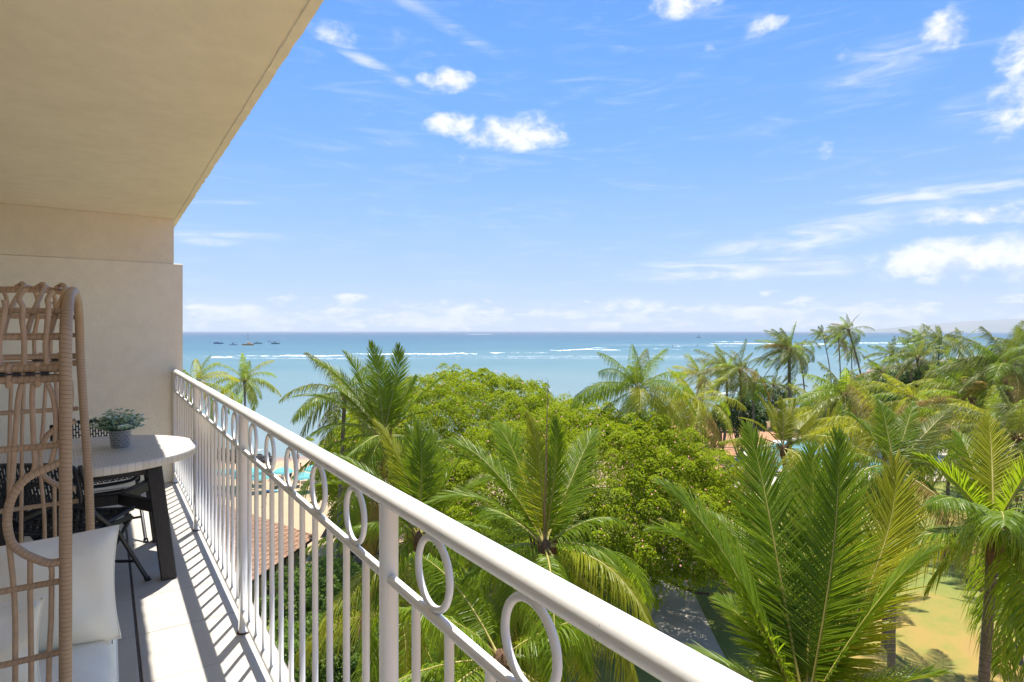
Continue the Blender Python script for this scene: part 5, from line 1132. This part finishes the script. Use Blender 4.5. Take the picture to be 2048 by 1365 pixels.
# boats
BC = {k: simple('boat_'+k, v, .4, .05, 1) for k, v in dict(white=(.75, .75, .74), blue=(.03, .13, .36), teal=(.03, .25, .30), orange=(.55, .27, .07), red=(.45, .05, .05), glass=(.03, .05, .07), grey=(.3, .32, .34)).items()}
def hull(mb, c, ax, Ln, Wd, H, mi=0, sheer=.25):
    sd_ = np.cross(UP, ax); K = 9; V = []
    for i in range(K):
        t = i/(K-1); w = Wd/2*min(1, (1-t)*2.6)**.6*(.85 if i == 0 else 1); zt = H*(1+sheer*t*t); x = Ln*(t-.5)
        for s2, f in ((-1, 1), (-.75, .3), (0, 0), (.75, .3), (1, 1)):
            V.append(c+ax*(x+(.06*Ln*f*t))+sd_*w*s2*(1 if f == 1 else .9)+UP*(zt*f-.25*H*(1-f)))
    F = [(i*5+j, i*5+j+1, i*5+j+6, i*5+j+5) for i in range(K-1) for j in range(4)]+[(i*5, i*5+5, i*5+9, i*5+4) for i in range(K-1)]
    mb.add(V, F, mi, smooth=False)
    base = mb.n-K*5; mb.F.append(np.array([[base+4, base+3, base+2, base+1, base]])); mb.M.append(np.array([mi])); mb.S.append(np.array([False]))
def motorboat(label, u, v, Ln, hc, cc, d=1, bridge=True, canopy=None):
    p = gpt(u, v, SEA); ax = RT*d; o = thing('motor_boat', label, 'boat', p, 'boats moored off the beach'); H = Ln*.13; sd_ = np.cross(UP, ax)
    mb = MB(); hull(mb, p, ax, Ln, Ln*.3, H); one('hull', mb, BC[hc], o)
    mb = MB(); mb.bar(p-ax*Ln*.08+UP*(H+Ln*.06), p+ax*Ln*.17+UP*(H+Ln*.06), Ln*.2, Ln*.12); cb = one('cabin', mb, BC[cc], o)
    mb = MB(); mb.bar(p-ax*Ln*.06+UP*(H+Ln*.075), p+ax*Ln*.172+UP*(H+Ln*.075), Ln*.203, Ln*.045); one('window_band', mb, BC['glass'], cb)
    if bridge: mb = MB(); mb.bar(p-ax*Ln*.06+UP*(H+Ln*.17), p+ax*Ln*.08+UP*(H+Ln*.17), Ln*.16, Ln*.06); one('bridge', mb, BC[cc], o); mb = MB(); mb.tube([p+UP*(H+Ln*.18), p+UP*(H+Ln*.36)-ax*Ln*.03], .05, 5); one('antenna', mb, BC['white'], o)
    if canopy:
        mb = MB(); mb.bar(p-ax*Ln*.45+UP*(H+Ln*.2), p+ax*Ln*.3+UP*(H+Ln*.2), Ln*.28, Ln*.03); one('canopy', mb, BC[canopy], o)
        for a in (-.42, -.1, .26):
            mb = MB(); mb.tube([p+ax*Ln*a+UP*H*.9, p+ax*Ln*a+UP*(H+Ln*.19)], .06, 5); one('stanchion', mb, BC['white'], o)
motorboat('blue hulled boat with white cabin and red gear, leftmost of the moored boats', 437, 688, 15, 'blue', 'white', -1)
motorboat('small pale boat with blue awning between the blue boat and the catamaran', 467, 690.5, 12, 'white', 'white', -1, False, 'teal')
motorboat('teal hulled boat with white cabin right of the orange catamaran', 516, 688, 13, 'teal', 'white', -1)
motorboat('small white boat farthest out, behind the red topped boat', 541, 684.5, 10, 'white', 'white', -1)
motorboat('white boat with dark red canopy, rightmost of the moored boats', 551, 688.5, 13, 'teal', 'white', -1, False, 'red')
p = gpt(496, 691, SEA); o = thing('sailing_catamaran', 'orange wooden catamaran with tall bare mast moored off the beach', 'boat', p, 'boats moored off the beach')
for s2 in (-1, 1): mb = MB(); hull(mb, p+FW*2.2*s2, -RT, 15, 1.6, 1.7); one('hull', mb, BC['orange'], o)
mb = MB(); mb.bar(p-RT*5+UP*1.9, p+RT*6+UP*1.9, 6, .35); one('deck', mb, BC['orange'], o); mb = MB(); mb.bar(p-RT*1+UP*2.6, p+RT*4+UP*2.6, 3, 1.1, bev=.3); one('cabin', mb, BC['orange'], o)
mb = MB(); mb.tube([p+UP*1.5, p+UP*19.5], [.28, .16], 7); one('mast', mb, BC['orange'], o); mb = MB(); mb.tube([p+UP*4.0, p+RT*5.5+UP*3.9], .22, 6); one('boom', mb, BC['orange'], o)
for q in (-RT*6.5, RT*6): mb = MB(); mb.tube([p+UP*19, p+q+UP*2], .03, 4); one('stay', mb, BC['grey'], o)
p = gpt(1398, 676, SEA); o = thing('sailboat', 'white catamaran with two sails far out on the open sea', 'boat', p)
for s2 in (-1, 1): mb = MB(); hull(mb, p+FW*2.5*s2, -RT, 13, 1.4, 1.6); one('hull', mb, BC['grey'], o)
mb = MB(); mb.bar(p-RT*5+UP*1.8, p+RT*5+UP*1.8, 6, .5); one('deck', mb, BC['grey'], o); mb = MB(); mb.tube([p+UP*1.5, p+UP*19], .2, 6); one('mast', mb, BC['white'], o)
for a, b, h in ((.2, 4.4, 18), (-.3, -4.6, 15)):
    mb = MB(); mb.add([p+RT*a+UP*2.6, p+RT*b+FW*.8+UP*2.8, p+RT*(a+b)*.28+FW*.6+UP*(h*.6), p+RT*a+UP*h], [(0, 1, 2, 3)]); mb.add([p+RT*a+UP*2.6+FW*.04, p+RT*b+FW*.84+UP*2.8, p+RT*(a+b)*.28+FW*.64+UP*(h*.6), p+RT*a+UP*h+FW*.04], [(3, 2, 1, 0)]); one('sail', mb, BC['white'], o)
p = gpt(930, 665, SEA); o = thing('sailboat', 'tiny yellow sailed boat on the horizon', 'boat', p); mb = MB(); hull(mb, p, RT, 22, 5, 4); one('hull', mb, BC['white'], o); mb = MB(); mb.tube([p, p+UP*44], .5, 5); one('mast', mb, BC['white'], o); mb = MB(); mb.poly([(p[0], p[1]), (p[0]+RT[0]*14, p[1]+RT[1]*14), (p[0]+RT[0]*14+FW[0], p[1]+RT[1]*14+FW[1])], p[2]+6, p[2]+34); one('sail', mb, simple('yellow_sail', (.7, .55, .1), .7), o)
for u, v, lab, cm in ((1177, 678, 'red channel marker post out in the water', 'red'), (1194, 677.5, 'green channel marker post out in the water', 'teal'), (1345, 697, 'thin grey marker post in the shallow bay', 'grey'), (1395, 695, 'green marker post right of the grey one in the bay', 'teal')):
    p = gpt(u, v, SEA); o = thing('channel_marker', lab, 'marker', p, 'channel markers in the bay'); mb = MB(); mb.tube([p-UP, p+UP*3.2], .16, 6); one('pole', mb, BC['grey'], o); mb = MB(); mb.box(p+UP*2.9, (.9, .9, .9)); one('board', mb, BC[cm], o)

# ================================================================== AIR
hz_ = Mat('sea_air'); hz_.n.remove(hz_.b); pv = hz_.nd('ShaderNodeVolumePrincipled'); pv.inputs['Color'].default_value = (.86, .93, 1.0, 1); pv.inputs['Density'].default_value = 0.000075; pv.inputs['Anisotropy'].default_value = 0.0
hz_.l.new(pv.outputs[0], hz_.out.inputs['Volume'])
mb = MB(); mb.box(FW*6800+RT*5000+UP*200, (26000, 15400, 420), rotz(-YAW)); struct('haze', mb, hz_.m, kind='stuff')
